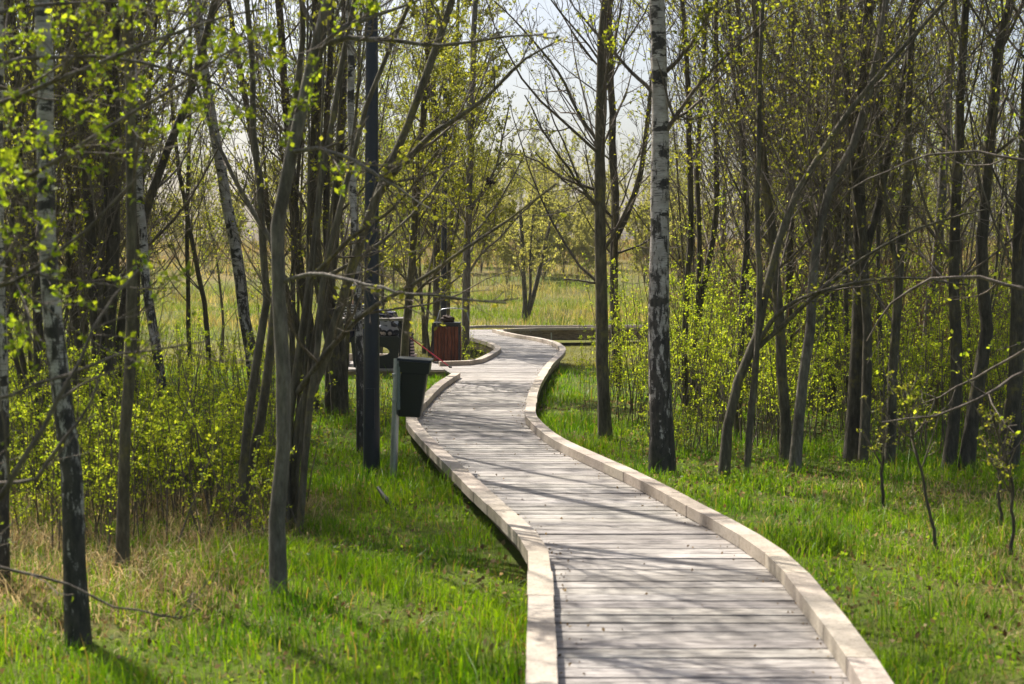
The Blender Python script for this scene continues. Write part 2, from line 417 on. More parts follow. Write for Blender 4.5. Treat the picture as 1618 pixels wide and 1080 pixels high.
def beam_run(path, side, name, parent, inset=.05, th=.045, top=DECK-.036, h=.145):
    p = np.asarray(path); t = np.gradient(p, axis=0); t /= np.linalg.norm(t, axis=1, keepdims=True)
    n = np.c_[-t[:, 1], t[:, 0]]*side
    a, b = p+n*inset, p+n*(inset+th); m = MB()
    for i in range(len(p)-1):
        q = [a[i], a[i+1], b[i+1], b[i]]
        m.hexa([(*c, top-h) for c in q]+[(*c, top) for c in q])
    return m.build(name, M['beam'], parent, smooth=False)
beam_run(cR, 1, 'beam', bw); beam_run(cL, -1, 'beam', bw); beam_run(cL2, -1, 'beam', bw); beam_run(cN[1:], 1, 'beam', bw, -.03, .05, DECK+.02, .27); beam_run(cF, -1, 'beam', bw, .05, .045, DECK-.036, .30)  # far walk's beams deepened to block light and darken the gap underneath
def posts(path, side, parent, step, col):
    p = np.asarray(path); seg = np.linalg.norm(np.diff(p, axis=0), axis=1); cum = np.concatenate([[0], np.cumsum(seg)])
    for s in np.arange(.6, cum[-1], step):
        c = np.array((np.interp(s, cum, p[:, 0]), np.interp(s, cum, p[:, 1])))
        c2 = np.array((np.interp(s+.05, cum, p[:, 0]), np.interp(s+.05, cum, p[:, 1]))); t = c2-c; t /= np.linalg.norm(t)+1e-9
        q = c+np.array((-t[1], t[0]))*side
        m = MB(); z = float(ground(*q)); m.tubes(np.array([(0, 0, -.25), (0, 0, .02), (0, 0, DECK-.06-z)]), np.array((.038, .038, .038)), 8)
        m.build('post', col, parent, loc=(q[0], q[1], z))
posts(cN[4:], .0, bw, 1.35, M['steel']); posts(cR[8:], .13, bw, 1.9, M['beam']); posts(cL, -.13, bw, 1.9, M['beam'])

pf = thing('rest_platform', 'timber rest platform branching off the left side of the boardwalk', 'platform', (-2.7, 22.2, 0))
mb = MB(); y = 22.2
while y < 24.5:
    xr = -1.01 if y < 22.4 else min(np.interp(y, [22.2, 22.6, 23.4, 24.55], [-.95, -.93, -.93, -.95]), -.9)
    for a, b in spans(y+PW/2, walk_poly):
        if a < .3: xr = a-.004
    mb.box(((-2.95+xr)/2+2.7, y+PW/2-22.2, DECK-.019), (xr+2.95, PW, .034), 0, r0.uniform(.82, 1.1)*np.ones(3)); y += PW+GAP
mb.build('deck', M['plank'], pf, smooth=False)
mb = MB(); mb.box((.7, -.03, DECK-.10), (1.9, .05, .15)); mb.box((-.28, 1.15, DECK-.10), (.05, 2.3, .15)); mb.box((.65, 2.38, DECK-.10), (1.8, .05, .15))
mb.build('beam', M['beam'], pf, smooth=False)
mb = MB()
for i in range(2): mb.box((.1+.62*i, 2.28, DECK+.06), (.6, .12, .115), 0, r0.uniform(.8, 1.05)*np.ones(3))
for i in range(4): mb.box((-.19, .3+.5*i, DECK+.06), (.12, .48, .115), 0, r0.uniform(.8, 1.05)*np.ones(3))
mb.build('kerb', M['kerb'], pf, smooth=False)
for sx in (-.1, .5, 1.2): 
    m = MB(); m.tubes(np.array([(0, 0, -.3), (0, 0, .0), (0, 0, DECK-.04)]), np.array((.05, .05, .05)), 8); m.build('post', M['beam'], pf, loc=(sx, .12, 0))

# ------------------------------------------------------------------ street furniture
def lathe(prof, sides=20, tint=(1, 1, 1)):
    m = MB(); m.tubes(np.array([(0, 0, z) for r, z in prof]), np.array([r for r, z in prof]), sides); return m
def lamp_post(base, label, lean=(0, 0), H=5.55):
    t = thing('lamp_post', label, 'lamp post', base, 'lamp posts beside the boardwalk')
    P = np.array([(lean[0]*z, lean[1]*z, z) for z in (-.2, 0, .5, 1.5, 3, 4.5, H)])
    m = MB(); m.tubes(P, np.array((.070, .070, .068, .062, .053, .047, .042)), 20); m.build('pole', M['lamp'], t)
    hx, hy = lean[0]*H, lean[1]*H
    m = MB(); m.tubes(np.array([(hx, hy, H-.25), (hx, hy, H-.02), (hx+.02, hy, H+.03), (hx+.22, hy, H+.05)]), np.array((.046, .046, .04, .028)), 12); m.build('bracket', M['lamp'], t)
    m = MB(); v = []
    for z, s in ((-.03, 1), (.035, .8)):
        v += [(hx+.16, hy-.12*s, H+.05+z), (hx+.16+.62*s, hy-.15*s, H+.05+z), (hx+.16+.62*s, hy+.15*s, H+.05+z), (hx+.16, hy+.12*s, H+.05+z)]
    m.hexa(v); hd = m.build('lamp_head', M['lamp'], t, smooth=False)
    m = MB(); m.box((hx+.5, hy, H+.014), (.46, .2, .008)); m.build('lens', M['lens'], hd, smooth=False)
    # service door low on the pole
    m = MB(); m.box((.0, -.069, .55), (.07, .012, .34)); m.build('access_door', M['lamp'], t, smooth=False)
    return t
g = on(587, 752, 0); lamp_post((g[0], g[1], float(ground(g[0], g[1]))), 'tall anthracite lamp post rising beside the green bin', (.006, 0))
lamp_post((at(700, 500, 27)[0], 27, float(ground(-1.3, 27))), 'slim dark lamp post behind the wooden litter bin', (.010, 0))

def green_bin():
    b = on(621, 768, 0); z = float(ground(b[0], b[1])); Y = b[1]; k = Y/FPX
    t = thing('waste_bin', 'dark green plastic bin hung on a grey steel pole', 'bin', (b[0], Y, z))
    top = at(629, 566, Y)[2]-z
    lx = (at(628, 566, Y)[0]-b[0])/top
    m = MB(); m.tubes(np.array([(-lx*.2, 0, -.2), (lx*.3, 0, .3), (lx*top*.6, 0, top*.6), (lx*top, 0, top)]), np.full(4, .03), 14); m.build('pole', M['steel'], t)
    def q(x, y): p = at(x, y, Y); return p[0]-b[0], p[2]-z
    # tapering tub: wider collar at the top, narrower below, leaning a little
    tl, tr, bl, br = q(633, 568), q(681, 572), q(630, 656), q(665, 658)
    cl, cr = q(633, 586), q(679, 589)
    def ring(l, r, d, yo=0): return [(l[0], -d+yo, l[1]), (r[0], -d+yo, r[1]), (r[0], d+yo, r[1]), (l[0], d+yo, l[1])]
    m = MB()
    cli, cri = (cl[0]+.012, cl[1]), (cr[0]-.014, cr[1]); m.hexa(ring(bl, br, .09)+ring(cli, cri, .125)); bm_ = m.build('tub', M['bin'], t, smooth=False)
    m = MB(); m.hexa(ring((cl[0]-.004, cl[1]), cr, .142)+ring(tl, tr, .148)); m.build('collar', M['bin'], t, smooth=False)
    tl2 = (tl[0]-.015, tl[1]+.004); tr2 = (tr[0]+.012, tr[1]+.004)
    m = MB(); m.hexa(ring(tl2, tr2, .16)+ring((tl2[0], tl2[1]+.018), (tr2[0], tr2[1]+.018), .155)); m.build('lid', M['bin'], t, smooth=False)
    m = MB(); m.box((tl[0]-.006, -.13, (tl[1]+bl[1])/2+.02), (.022, .03, tl[1]-bl[1]-.08)); m.build('edge_strip', M['binrim'], t, smooth=False)
    for yy in (592, 632):
        c = q(628, yy); m = MB(); m.box((c[0]-.002, 0, c[1]), (.075, .07, .022)); m.build('clamp', M['steel'], t, smooth=False)
    for o in (bm_,):
        md = o.modifiers.new('bevel', 'BEVEL'); md.width = .012; md.segments = 3
green_bin()

def litter_bin():
    Y = 23.75; x0 = at(683, 572, Y)[0]; x1 = at(727, 572, Y)[0]; w = x1-x0; h = .66; d = .42
    t = thing('litter_bin', 'reddish brown slatted wooden litter bin with a steel arch over it', 'litter bin', ((x0+x1)/2, Y+d/2, DECK))
    m = MB()
    for sx in (-1, 1):
        for sy in (-1, 1): m.box((sx*(w/2-.014), sy*(d/2-.014), h/2+.01), (.028, .028, h))
    for z in (.04, h-.005): 
        m.box((0, -d/2+.02, z), (w-.06, .03, .03)); m.box((0, d/2-.02, z), (w-.06, .03, .03)); m.box((-w/2+.02, 0, z), (.03, d-.06, .03)); m.box((w/2-.02, 0, z), (.03, d-.06, .03))
    m.build('frame', M['lamp'], t, smooth=False)
    n = 7; sw = (w-.06)/n
    for i in range(n):
        m = MB()
        m.box((-w/2+.03+sw*(i+.5), -d/2+.001, h/2), (sw-.005, .024, h-.07), 0, r0.uniform(.75, 1.2)*np.ones(3))
        o = m.build('slat', M['binwood'], t, smooth=False); md = o.modifiers.new('bevel', 'BEVEL'); md.width = .006; md.segments = 2
    m = MB()
    for sx in (-1, 1):
        for i in range(6): m.box((sx*(w/2-.001), -d/2+.03+(d-.06)/6*(i+.5), h/2), (.024, (d-.06)/6-.012, h-.07), 0, r0.uniform(.75, 1.2)*np.ones(3))
    m.build('side_boards', M['binwood'], t, smooth=False)
    m = MB(); m.box((0, .0, h/2+.01), (w-.07, d-.07, h-.06)); m.build('liner', M['lamp'], t, smooth=False)
    m = MB(); m.box((0, 0, h+.022), (w+.01, d+.01, .024)); m.build('rim', M['lamp'], t, smooth=False)
    a = np.linspace(0, 1, 12); P = np.stack([-w/2*.72+a*w*1.19, np.zeros(12), h+.03+.21*np.minimum(1, np.minimum(a, 1-a)*9)**.5+.035*np.sin(a*np.pi)], 1)
    P = np.vstack([[P[0, 0], 0, h+.03], P[1:-1], [P[-1, 0], 0, h+.03]])
    m = MB(); m.tubes(P, np.full(len(P), .008), 10); m.build('arch', M['steel'], t)
    # crumpled brown bag lying on the rim
    b = tag(blob('paper_bag', ((x0+x1)/2+.02, Y+.15, DECK+h+.034), (.12, .09, .115), M['deadleaf'], 4), 'crumpled brown paper bag lying on the wooden litter bin', 'paper bag')
def blob(name, loc, size, m, seed, parent=None):
    bm = bmesh.new(); bmesh.ops.create_icosphere(bm, subdivisions=4, radius=1)
    rg = random.Random(seed); ph = [rg.uniform(0, 6) for _ in range(6)]
    for v in bm.verts:
        c = v.co; k = 1+.13*math.sin(4*c.x+ph[0])*math.sin(3*c.y+ph[1])+.09*math.sin(9*c.z+ph[2]+3*c.x)+.06*math.sin(13*c.x+ph[3])*math.cos(11*c.y)
        v.co = Vector((c.x*k*size[0], c.y*k*size[1], (max(c.z, -.55)+.55)*k*size[2]*.7))
    me = bpy.data.meshes.new(name); bm.to_mesh(me); bm.free(); me.materials.append(m)
    for p in me.polygons: p.use_smooth = True
    return link(name, me, parent, loc)
litter_bin()

def picnic():
    Y = 22.75; xr = at(641, 520, Y)[0]; xl = at(536, 520, Y)[0]; cx = (xl+xr)/2; w = xr-xl
    t = thing('picnic_table', 'grey topped picnic table on charcoal end panels with oval cut-outs', 'picnic table', (cx, Y, DECK))
    m = MB()
    for i in range(5): m.box((0, -.3+.15*i, .79), (w, .142, .04), 0, r0.uniform(.85, 1.1)*np.ones(3))
    m.build('table_top', M['greywood'], t, smooth=False)
    def panel(y, name):
        bm = bmesh.new(); hw, h = .40, .52; hx, hz, ra, rb = -.0, .27, .225, .085; n = 48; off = xr-cx-.46
        outer = []
        for i in range(n):
            a = 2*math.pi*i/n; ca, sa = math.cos(a), math.sin(a)
            k = min(hw/abs(ca) if abs(ca) > 1e-6 else 9, (h/2)/abs(sa) if abs(sa) > 1e-6 else 9)
            px_, pz = ca*k, h/2+sa*k; px_ *= (.87+.13*pz/h); outer.append((px_, pz))
        rows = []
        for yy in (-.03, .03):
            rows.append(([bm.verts.new((off+a, y+yy, b+.005)) for a, b in outer],
                         [bm.verts.new((off+hx+ra*math.cos(2*math.pi*i/n), y+yy, hz+rb*math.sin(2*math.pi*i/n)*(1.15 if i < n/2 else .8))) for i in range(n)]))
        for i in range(n):
            j = (i+1) % n; (o0, i0), (o1, i1) = rows
            bm.faces.new((o0[i], o0[j], i0[j], i0[i])); bm.faces.new((o1[j], o1[i], i1[i], i1[j]))
            bm.faces.new((o0[j], o0[i], o1[i], o1[j])); bm.faces.new((i0[i], i0[j], i1[j], i1[i]))
        me = bpy.data.meshes.new(name); bm.to_mesh(me); bm.free(); me.materials.append(M['panel']); return link(name, me, t)
    panel(-.36, 'end_panel'); 
    m = MB()
    for sx in (-1, 1):
        for sy in (-.22, .22): m.box((sx*(w/2-.07), sy, .385), (.045, .045, .765))
        m.box((sx*(w/2-.07), 0, .74), (.045, .6, .05))
    m.build('frame', M['panel'], t, smooth=False)
    bench = thing('bench', 'grey slatted bench on the far side of the picnic table', 'bench', (cx-.05, Y+.78, DECK))
    m = MB()
    for i in range(3): m.box((0, -.14+.14*i, .46), (1.3, .13, .04), 0, r0.uniform(.85, 1.1)*np.ones(3))
    m.build('seat', M['greywood'], bench, smooth=False)
    for sx in (-.5, .5):
        m = MB(); m.box((sx, 0, .22), (.05, .36, .44)); m.build('leg', M['panel'], bench, smooth=False)
    tag(blob('jacket', (at(606, 503, Y)[0], Y+.05, DECK+.81), (.17, .14, .11), M['navy'], 9), 'folded navy jacket lying on the picnic table', 'jacket')
    # patterned bag on the low bench side, under the table top
    bg_ = thing('tote_bag', 'black and white patterned bag on the bench, seen under the picnic table top', 'bag', (at(614, 530, Y+.78)[0], Y+.78, DECK+.48))
    blob('bag_body', (0, 0, .005), (.21, .13, .34), M['pattern'], 12, bg_)
    m = MB(); a = np.linspace(0, np.pi, 12); m.tubes(np.stack([.09*np.cos(a), np.zeros(12), .33+.10*np.sin(a)], 1), np.full(12, .011), 8); m.build('handle', M['black'], bg_)
    # rucksack with striped sides standing at the right end of the table
    Yb = 23.1; c = at(645, 560, Yb)
    rk = thing('rucksack', 'black rucksack with zigzag striped side leaning at the table end', 'rucksack', (c[0]-.02, Yb, DECK))
    m = MB(); sec = []
    for z, a, b in ((0, .10, .12), (.06, .125, .15), (.22, .125, .155), (.40, .115, .14), (.50, .09, .11), (.54, .05, .06)):
        sec.append([(a*math.copysign(abs(math.cos(q))**.5, math.cos(q)), b*math.copysign(abs(math.sin(q))**.5, math.sin(q)), z) for q in np.linspace(0, 2*np.pi, 20, endpoint=False)])
    V = np.array(sec).reshape(-1, 3); F = []
    for i in range(len(sec)-1):
        for j in range(20): F.append((i*20+j, i*20+(j+1) % 20, (i+1)*20+(j+1) % 20, (i+1)*20+j))
    m.add(V, F); m.build('pack', M['stripe_pink'], rk)
    blob('top_flap', (0, 0, .49), (.12, .13, .09), M['black'], 5, rk)
    for sx in (-.06, .06):
        m = MB(); a = np.linspace(0, 1, 10); m.tubes(np.stack([np.full(10, sx), -.15-.05*np.sin(a*np.pi), .12+.36*a], 1), np.full(10, .014), 6); m.build('strap', M['black'], rk)
    # red walking pole leaning with its tip on the planks
    tip = on(713, 581, DECK); top = at(648, 533, 22.9)
    wp = thing('walking_pole', 'red walking pole slanting down to a black tip on the planks', 'walking pole', tip)
    v = top-tip; m = MB(); P = np.array([v*t_ for t_ in (.05, .3, .6, 1.0)]); m.tubes(P, np.array((.0085, .0095, .0105, .011)), 10); m.build('shaft', M['red'], wp)
    m = MB(); m.tubes(np.array([v*0+(0, 0, .006), v*.03, v*.07]), np.array((.02, .018, .012)), 10); m.build('tip', M['rubber'], wp)
    m = MB(); m.tubes(np.array([v*1.0, v*1.06, v*1.14]), np.array((.016, .015, .018)), 10); m.build('grip', M['rubber'], wp)
picnic()

# ------------------------------------------------------------------ the seated person, behind the birch and the lamp post
def skin_mesh(name, chains, m, parent, sub=2):
    """chains: list of [(x,y,z,r), ...]; equal points are shared so limbs join"""
    me = bpy.data.meshes.new(name); V, E, R, key = [], [], [], {}
    def vid(p):
        k = (round(p[0], 4), round(p[1], 4), round(p[2], 4))
        if k not in key: key[k] = len(V); V.append(p[:3]); R.append(p[3])
        return key[k]
    for c in chains:
        i = [vid(p) for p in c]; E += list(zip(i, i[1:]))
    me.from_pydata(V, E, []); o = link(name, me, parent)
    md = o.modifiers.new('skin', 'SKIN')
    for i, s in enumerate(me.skin_vertices[0].data): s.radius = (R[i], R[i]); s.use_root = (i == 0)
    ss = o.modifiers.new('sub', 'SUBSURF'); ss.levels = sub; ss.render_levels = sub
    md.use_smooth_shade = True; me.materials.append(m); return o
def person():
    cx, cy = at(562, 530, 23.45)[0], 23.42
    t = thing('person', 'person in a striped top seated behind the picnic table', 'person', (cx, cy, DECK))
    # faces the camera (towards -y), forearms reaching to the table
    hip = (0, .02, .56, .15)
    arms = []
    for s in (-1, 1):
        arms.append([(s*.155, .0, .98, .062), (s*.215, -.06, .78, .047), (s*.165, -.30, .825, .036), (s*.15, -.37, .845, .030)])
    skin_mesh('body', [[(0, .02, 1.0, .07), (0, 0, 1.08, .055), (0, -.015, 1.13, .052)]]+
              [[(s*.15, -.36, .845, .026), (s*.145, -.41, .845, .034), (s*.14, -.45, .842, .030)] for s in (-1, 1)]+
              [[(s*.14+s*f*.018, -.45, .842, .012), (s*.138+s*f*.022, -.49-.008*(1-abs(f-.3)), .845, .0095), (s*.136+s*f*.022, -.52-.01*(1-abs(f-.3)), .836, .008)] for s in (-1, 1) for f in (-1.3, -.45, .4, 1.2)]+
              [[(s*.122, -.41, .842, .013), (s*.10, -.44, .842, .010), (s*.095, -.465, .838, .008)] for s in (-1, 1)], M['skin'], t)
    skin_mesh('striped_top', [[(0, .03, .52, .15), (0, .035, .68, .145), (0, .02, .86, .155), (0, .01, .98, .10)]]+
              [[(0, .02, .86, .155), (s*.155, .0, .97, .065), (s*.222, -.06, .78, .054), (s*.165, -.30, .828, .042), (s*.152, -.35, .842, .038)] for s in (-1, 1)], M['stripe'], t)
    skin_mesh('trousers', [[(0, .03, .54, .15), (s*.09, .0, .53, .095), (s*.11, -.40, .55, .07), (s*.11, -.38, .12, .052), (s*.11, -.38, .07, .05)] for s in (-1, 1)], M['navy'], t)
    for s in (-1, 1):
        sh = blob('shoe', (s*.11, -.42, 0), (.052, .135, .10), M['black'], 3+s, t)
    # head
    bm = bmesh.new(); bmesh.ops.create_uvsphere(bm, u_segments=24, v_segments=18, radius=1)
    for v in bm.verts:
        c = v.co.copy(); jaw = max(0, -c.z)
        x_, y_, z_ = c.x*.074*(1-.28*jaw), c.y*.094*(1-.12*jaw), c.z*.118
        if c.y < -.5:
            y_ -= .020*math.exp(-((c.x/.16)**2+((c.z+.12)/.22)**2))          # nose
            y_ += .006*math.exp(-(((abs(c.x)-.38)/.17)**2+((c.z-.08)/.12)**2)) # eye sockets
            y_ -= .005*math.exp(-((c.x/.3)**2+((c.z+.45)/.09)**2))           # lips
        v.co = (x_, y_-.02, z_+1.235)
    me = bpy.data.meshes.new('head'); bm.to_mesh(me); bm.free(); me.materials.append(M['skin'])
    for p in me.polygons: p.use_smooth = True
    hd = link('head', me, t)
    for s in (-1, 1):
        m = MB(); q = np.linspace(0, 2*np.pi, 12); m.tubes(np.stack([np.full(12, s*.074), -.015+.016*np.cos(q), 1.235+.028*np.sin(q)], 1), np.full(12, .007), 6); m.build('ear', M['skin'], hd)
        m = MB(); m.tubes(np.array([(s*.028, -.100, 1.245), (s*.028, -.104, 1.245), (s*.028, -.1065, 1.245)]), np.array((.011, .009, .0)), 10); m.build('eye', M['hair'], hd)
    bm = bmesh.new(); bmesh.ops.create_uvsphere(bm, u_segments=24, v_segments=18, radius=1)
    dele = []
    for v in bm.verts:
        c = v.co
        if c.z < -.35 or (c.y < -.25 and c.z < .38): dele.append(v)
        v.co = (c.x*.083, c.y*.103-.016, c.z*.127+1.24)
    bmesh.ops.delete(bm, geom=dele, context='VERTS')
    me = bpy.data.meshes.new('hair'); bm.to_mesh(me); bm.free(); me.materials.append(M['hair'])
    for p in me.polygons: p.use_smooth = True
    o = link('hair', me, hd); md = o.modifiers.new('solid', 'SOLIDIFY'); md.thickness = .012
person()

# ------------------------------------------------------------------ trees
def unit(v): return v/(np.linalg.norm(v, axis=-1, keepdims=True)+1e-9)
def children(rg, P, R, k, t0, t1, a0, a1, l0, l1, N, up=.12, wig=.12, rs=.55, rmin=.002, L=None, taper=.55):
    B, n, _ = P.shape
    t = rg.uniform(t0, t1, (B, k)).ravel(); bi = np.repeat(np.arange(B), k)
    f = t*(n-1); i = np.minimum(f.astype(int), n-2); u = (f-i)[:, None]
    base = P[bi, i]*(1-u)+P[bi, i+1]*u; tan = unit(P[bi, i+1]-P[bi, i])
    rr = R[bi, i]*(1-u[:, 0])+R[bi, i+1]*u[:, 0]
    pl = np.linalg.norm(np.diff(P, axis=1), axis=2).sum(1)[bi] if L is None else np.full(len(t), L)
    w = rg.normal(size=base.shape); w -= tan*(w*tan).sum(1, keepdims=True); w = unit(w)
    a = np.radians(rg.uniform(a0, a1, len(t)))[:, None]
    d = unit(np.cos(a)*tan+np.sin(a)*w)
    ln = pl*rg.uniform(l0, l1, len(t))*(1-taper*t)
    st = (ln/(N-1))[:, None]; pts = [base]
    for j in range(N-1):
        d = unit(d+np.array((0, 0, up))+rg.normal(0, wig, d.shape)); pts.append(pts[-1]+d*st)
    P2 = np.stack(pts, 1); r0_ = np.maximum(rr*rs*rg.uniform(.6, 1.1, len(t)), rmin*1.3)
    R2 = r0_[:, None]*(1-np.linspace(0, 1, N)[None]*.75); R2 = np.maximum(R2, rmin)
    return P2, R2
GREENS = {'birch': ((.14, .19, .018), (.26, .28, .035)), 'alder': ((.13, .16, .025), (.25, .25, .045)), 'willow': ((.21, .22, .08), (.33, .32, .14)),
          'shoot': ((.15, .23, .018), (.38, .42, .05)), 'deep': ((.10, .17, .012), (.26, .31, .03))}
def leaf_tint(rg, n, pal):
    a, b = map(np.array, GREENS[pal]); u = rg.uniform(0, 1, (n, 1)); return (a*(1-u)+b*u)*rg.uniform(.8, 1.15, (n, 1))
def crown_mesh(rg, P1, R1, k2=6, k3=5, leaves=1.5, size=.03, pal='alder', pct=1.0, rmin=.0017, m=None):
    m = m or MB()
    P2, R2 = children(rg, P1, R1, k2, .15, 1, 30, 62, .30, .55, 6, .10, .13, .6, rmin*1.3)
    P3, R3 = children(rg, P2, R2, k3, .12, 1, 28, 65, .30, .62, 4, .06, .16, .62, rmin)
    m.tubes(P2, R2, 4, 0); m.tubes(P3, R3, 3, 0)
    leaves *= LEAFGAIN; size *= 1.02
    n = int(len(P3)*leaves*pct)
    if n:
        i = rg.integers(0, len(P3), n); u = rg.uniform(0, 1, (n, 1))
        C = P3[i, -2]*(1-u)+P3[i, -1]*u+rg.normal(0, .008, (n, 3)); m.leaves(C, size, rg, leaf_tint(rg, n, pal), 1)
        n2 = int(len(P2)*leaves*.7*pct); i = rg.integers(0, len(P2), n2); j = rg.integers(3, 6, n2)
        m.leaves(P2[i, j], size, rg, leaf_tint(rg, n2, pal), 1)
    return m
LEAFGAIN = 1.9
BARK = {'birch': 'birch', 'grey': 'bark_grey', 'dark': 'bark_dark', 'brown': 'bark_brown'}
def traced_tree(label, kind, stems, limbs=(), H=8.5, k1=16, t0=.22, len1=.36, leaves=1.5, size=.03, pal=None, seed=1, group=None, name=None,
                k2=6, k3=6, Y=None, lift=0, ang=(32, 62), cat='tree'):
    """stems: [(base width px, top width px, [(x, y) photo points from the base up]), ...]; the first one's base sets the distance."""
    rg = np.random.default_rng(seed)
    w0, w1, pts = stems[0]
    if Y is None: Y = on(pts[0][0], pts[0][1], 0)[1]
    b = at(pts[0][0], pts[0][1], Y); base = np.array((b[0], Y, float(ground(b[0], Y))))
    t = thing(name or ('birch_tree' if kind == 'birch' else 'tree'), label, cat, base, group)
    trunk = MB(); allP, allR = [], []; NS = 22
    for si, (w0, w1, pts) in enumerate(stems):
        Ys = Y + (rg.normal(0, .12) if si else 0)
        p = [at(x, y, Ys + (.05*i if si else 0))-base for i, (x, y) in enumerate(pts)]
        if si == 0 or pts[0][1] > 560: p[0][2] = min(p[0][2], 0.0)
        p = [np.array(q) for q in p]
        top = p[-1]; ext = []
        ra, rb = .84*w0*Y/FPX/2, .84*w1*Y/FPX/2
        if top[2] < H-.6 and pts[-1][1] <= 30:
            d = unit(p[-1]-p[-2]); q = top.copy(); n = 4; st = (H-top[2])/n/max(.55, d[2]); 
            for j in range(n): d = unit(d*.9+np.array((0, 0, .22))+rg.normal(0, .05, 3)); q = q+d*st; ext.append(q.copy())
        full = p+ext; P = spline(np.array(full), NS); P[1:-1] += rg.normal(0, .006, (NS-2, 3))
        vis = len(p)/len(full); s = np.linspace(0, 1, NS)
        cum = np.linalg.norm(np.diff(np.array(full), axis=0), axis=1); sv = cum[:len(p)-1].sum()/cum.sum()
        R = np.where(s < sv, ra+(rb-ra)*s/max(sv, .01), rb*(1-(s-sv)/(1-sv+1e-6)*.85)); R = np.maximum(R, .006)
        if si == 0: R *= 1+.28*np.exp(-(P[:, 2]-P[0, 2])/.10)
        P[0, 2] -= .12
        R *= 1+rg.normal(0, .025, NS)
        allP.append(P); allR.append(R); trunk.tubes(P, R, 12 if ra > .03 else 8, 0)
    LP = []
    for (w0, w1, pts, dy) in limbs:
        n = len(pts); p = np.array([at(x, y, Y+dy*i/(n-1))-base for i, (x, y) in enumerate(pts)]); P = spline(p, 14)
        P[1:] += rg.normal(0, .004, (13, 3)); R = np.linspace(w0*.85, min(w1, 2.2), 14)*Y/FPX/2; trunk.tubes(P, R, 7, 0 if kind != 'birch' else 1); LP.append((P, R))
    P0 = np.stack(allP); R0 = np.stack(allR)
    if kind != 'birch': k1 = int(k1*1.7); t0 = t0*.6
    kk = max(2, int(k1/len(stems))) if len(stems) > 1 else k1
    P1, R1 = children(rg, P0, R0, kk, t0, .80, *ang, len1*.6, len1, 9, .13, .07, .30, .004, L=H, taper=.62)
    trunk.tubes(P1, R1, 6, 1)
    if LP:
        # limbs carry twigs too; resample to the same number of points
        ix = np.linspace(0, 13, 9).astype(int); LPa = np.stack([q[0][ix] for q in LP]); LRa = np.stack([q[1][ix] for q in LP])
        Pb, Rb = children(rg, LPa, LRa, 7, .12, .97, 20, 48, .16, .42, 9, .05, .07, .5, .003); trunk_limbs = (Pb, Rb)
        LP9, LR9 = np.concatenate([Pb, LPa]), np.concatenate([Rb, LRa])
    if LP: trunk.tubes(Pb, Rb, 5, 1)
    trunk.build('trunk', [M[BARK[kind]], M['twig']], t)
    pl_ = pal or ('birch' if kind == 'birch' else 'alder')
    cm = crown_mesh(rg, P1, R1, k2, k3, leaves, size, pl_)
    if LP: crown_mesh(rg, LP9, LR9, 4, 2, leaves*.8, size, pl_, m=cm)
    cm.build('crown', [M['twig'], M['leaf']], t)
    return t

# left of the boardwalk
traced_tree('pale birch trunk cut by the left picture edge', 'birch', [(26, 18, [(2, 930), (3, 700), (2, 480), (0, 250), (-4, 0)])], seed=11, k1=10, leaves=2)
traced_tree('white birch leaning at far left with black patches, foot in dry grass', 'birch', [(44, 29, [(125, 1012), (122, 900), (110, 760), (97, 620), (84, 500), (76, 380), (72, 200), (70, 60), (68, 0)])],
            seed=12, k1=16, t0=.5, leaves=3, size=.032, H=8)
traced_tree('straight olive brown trunk rising just right of the far left birch', 'brown', [(23, 18, [(192, 905), (198, 700), (205, 540), (207, 400), (205, 200), (203, 0)])], seed=13, k1=14, leaves=1.5)
traced_tree('thick dark double trunk behind the straight olive brown trunk', 'dark', [(29, 21, [(168, 720), (172, 560), (178, 400), (181, 250), (178, 120), (174, 0)]), (22, 16, [(160, 700), (150, 500), (140, 330), (128, 150), (120, 0)]),
            (20, 14, [(176, 690), (190, 520), (215, 380), (250, 270), (300, 150), (340, 0)])], seed=14, k1=21, leaves=1.2)
traced_tree('slim white birch bending left in the leafy undergrowth', 'birch', [(20, 13, [(268, 722), (257, 630), (243, 530), (229, 420), (221, 310), (214, 180), (205, 60), (200, 0)])], seed=15, k1=12, t0=.4, leaves=2)
traced_tree('leaning birch with peeling bark behind the grey trunks', 'birch', [(24, 17, [(408, 670), (398, 570), (386, 490), (372, 390), (355, 300), (338, 210), (322, 110), (310, 0)])], seed=16, k1=14, t0=.45, leaves=2)
traced_tree('smooth grey trunk standing foremost at the left of the bright grass', 'grey', [(30, 22, [(441, 938), (439, 850), (447, 740), (449, 640), (440, 490), (437, 360), (449, 270), (478, 175), (505, 60), (520, 0)])],
            [(9, 4, [(447, 445), (490, 432), (540, 440), (590, 452), (650, 462), (800, 478)], -.8), (10, 4, [(452, 240), (500, 236), (555, 252), (610, 285), (680, 330)], -.6),
             (11, 5, [(500, 70), (560, 60), (640, 66), (720, 68), (800, 58), (880, 50)], -.5), (10, 4, [(482, 160), (520, 60), (580, 30), (660, 0), (760, -30)], -.4)], seed=17, k1=14, t0=.5, leaves=.4, H=8)
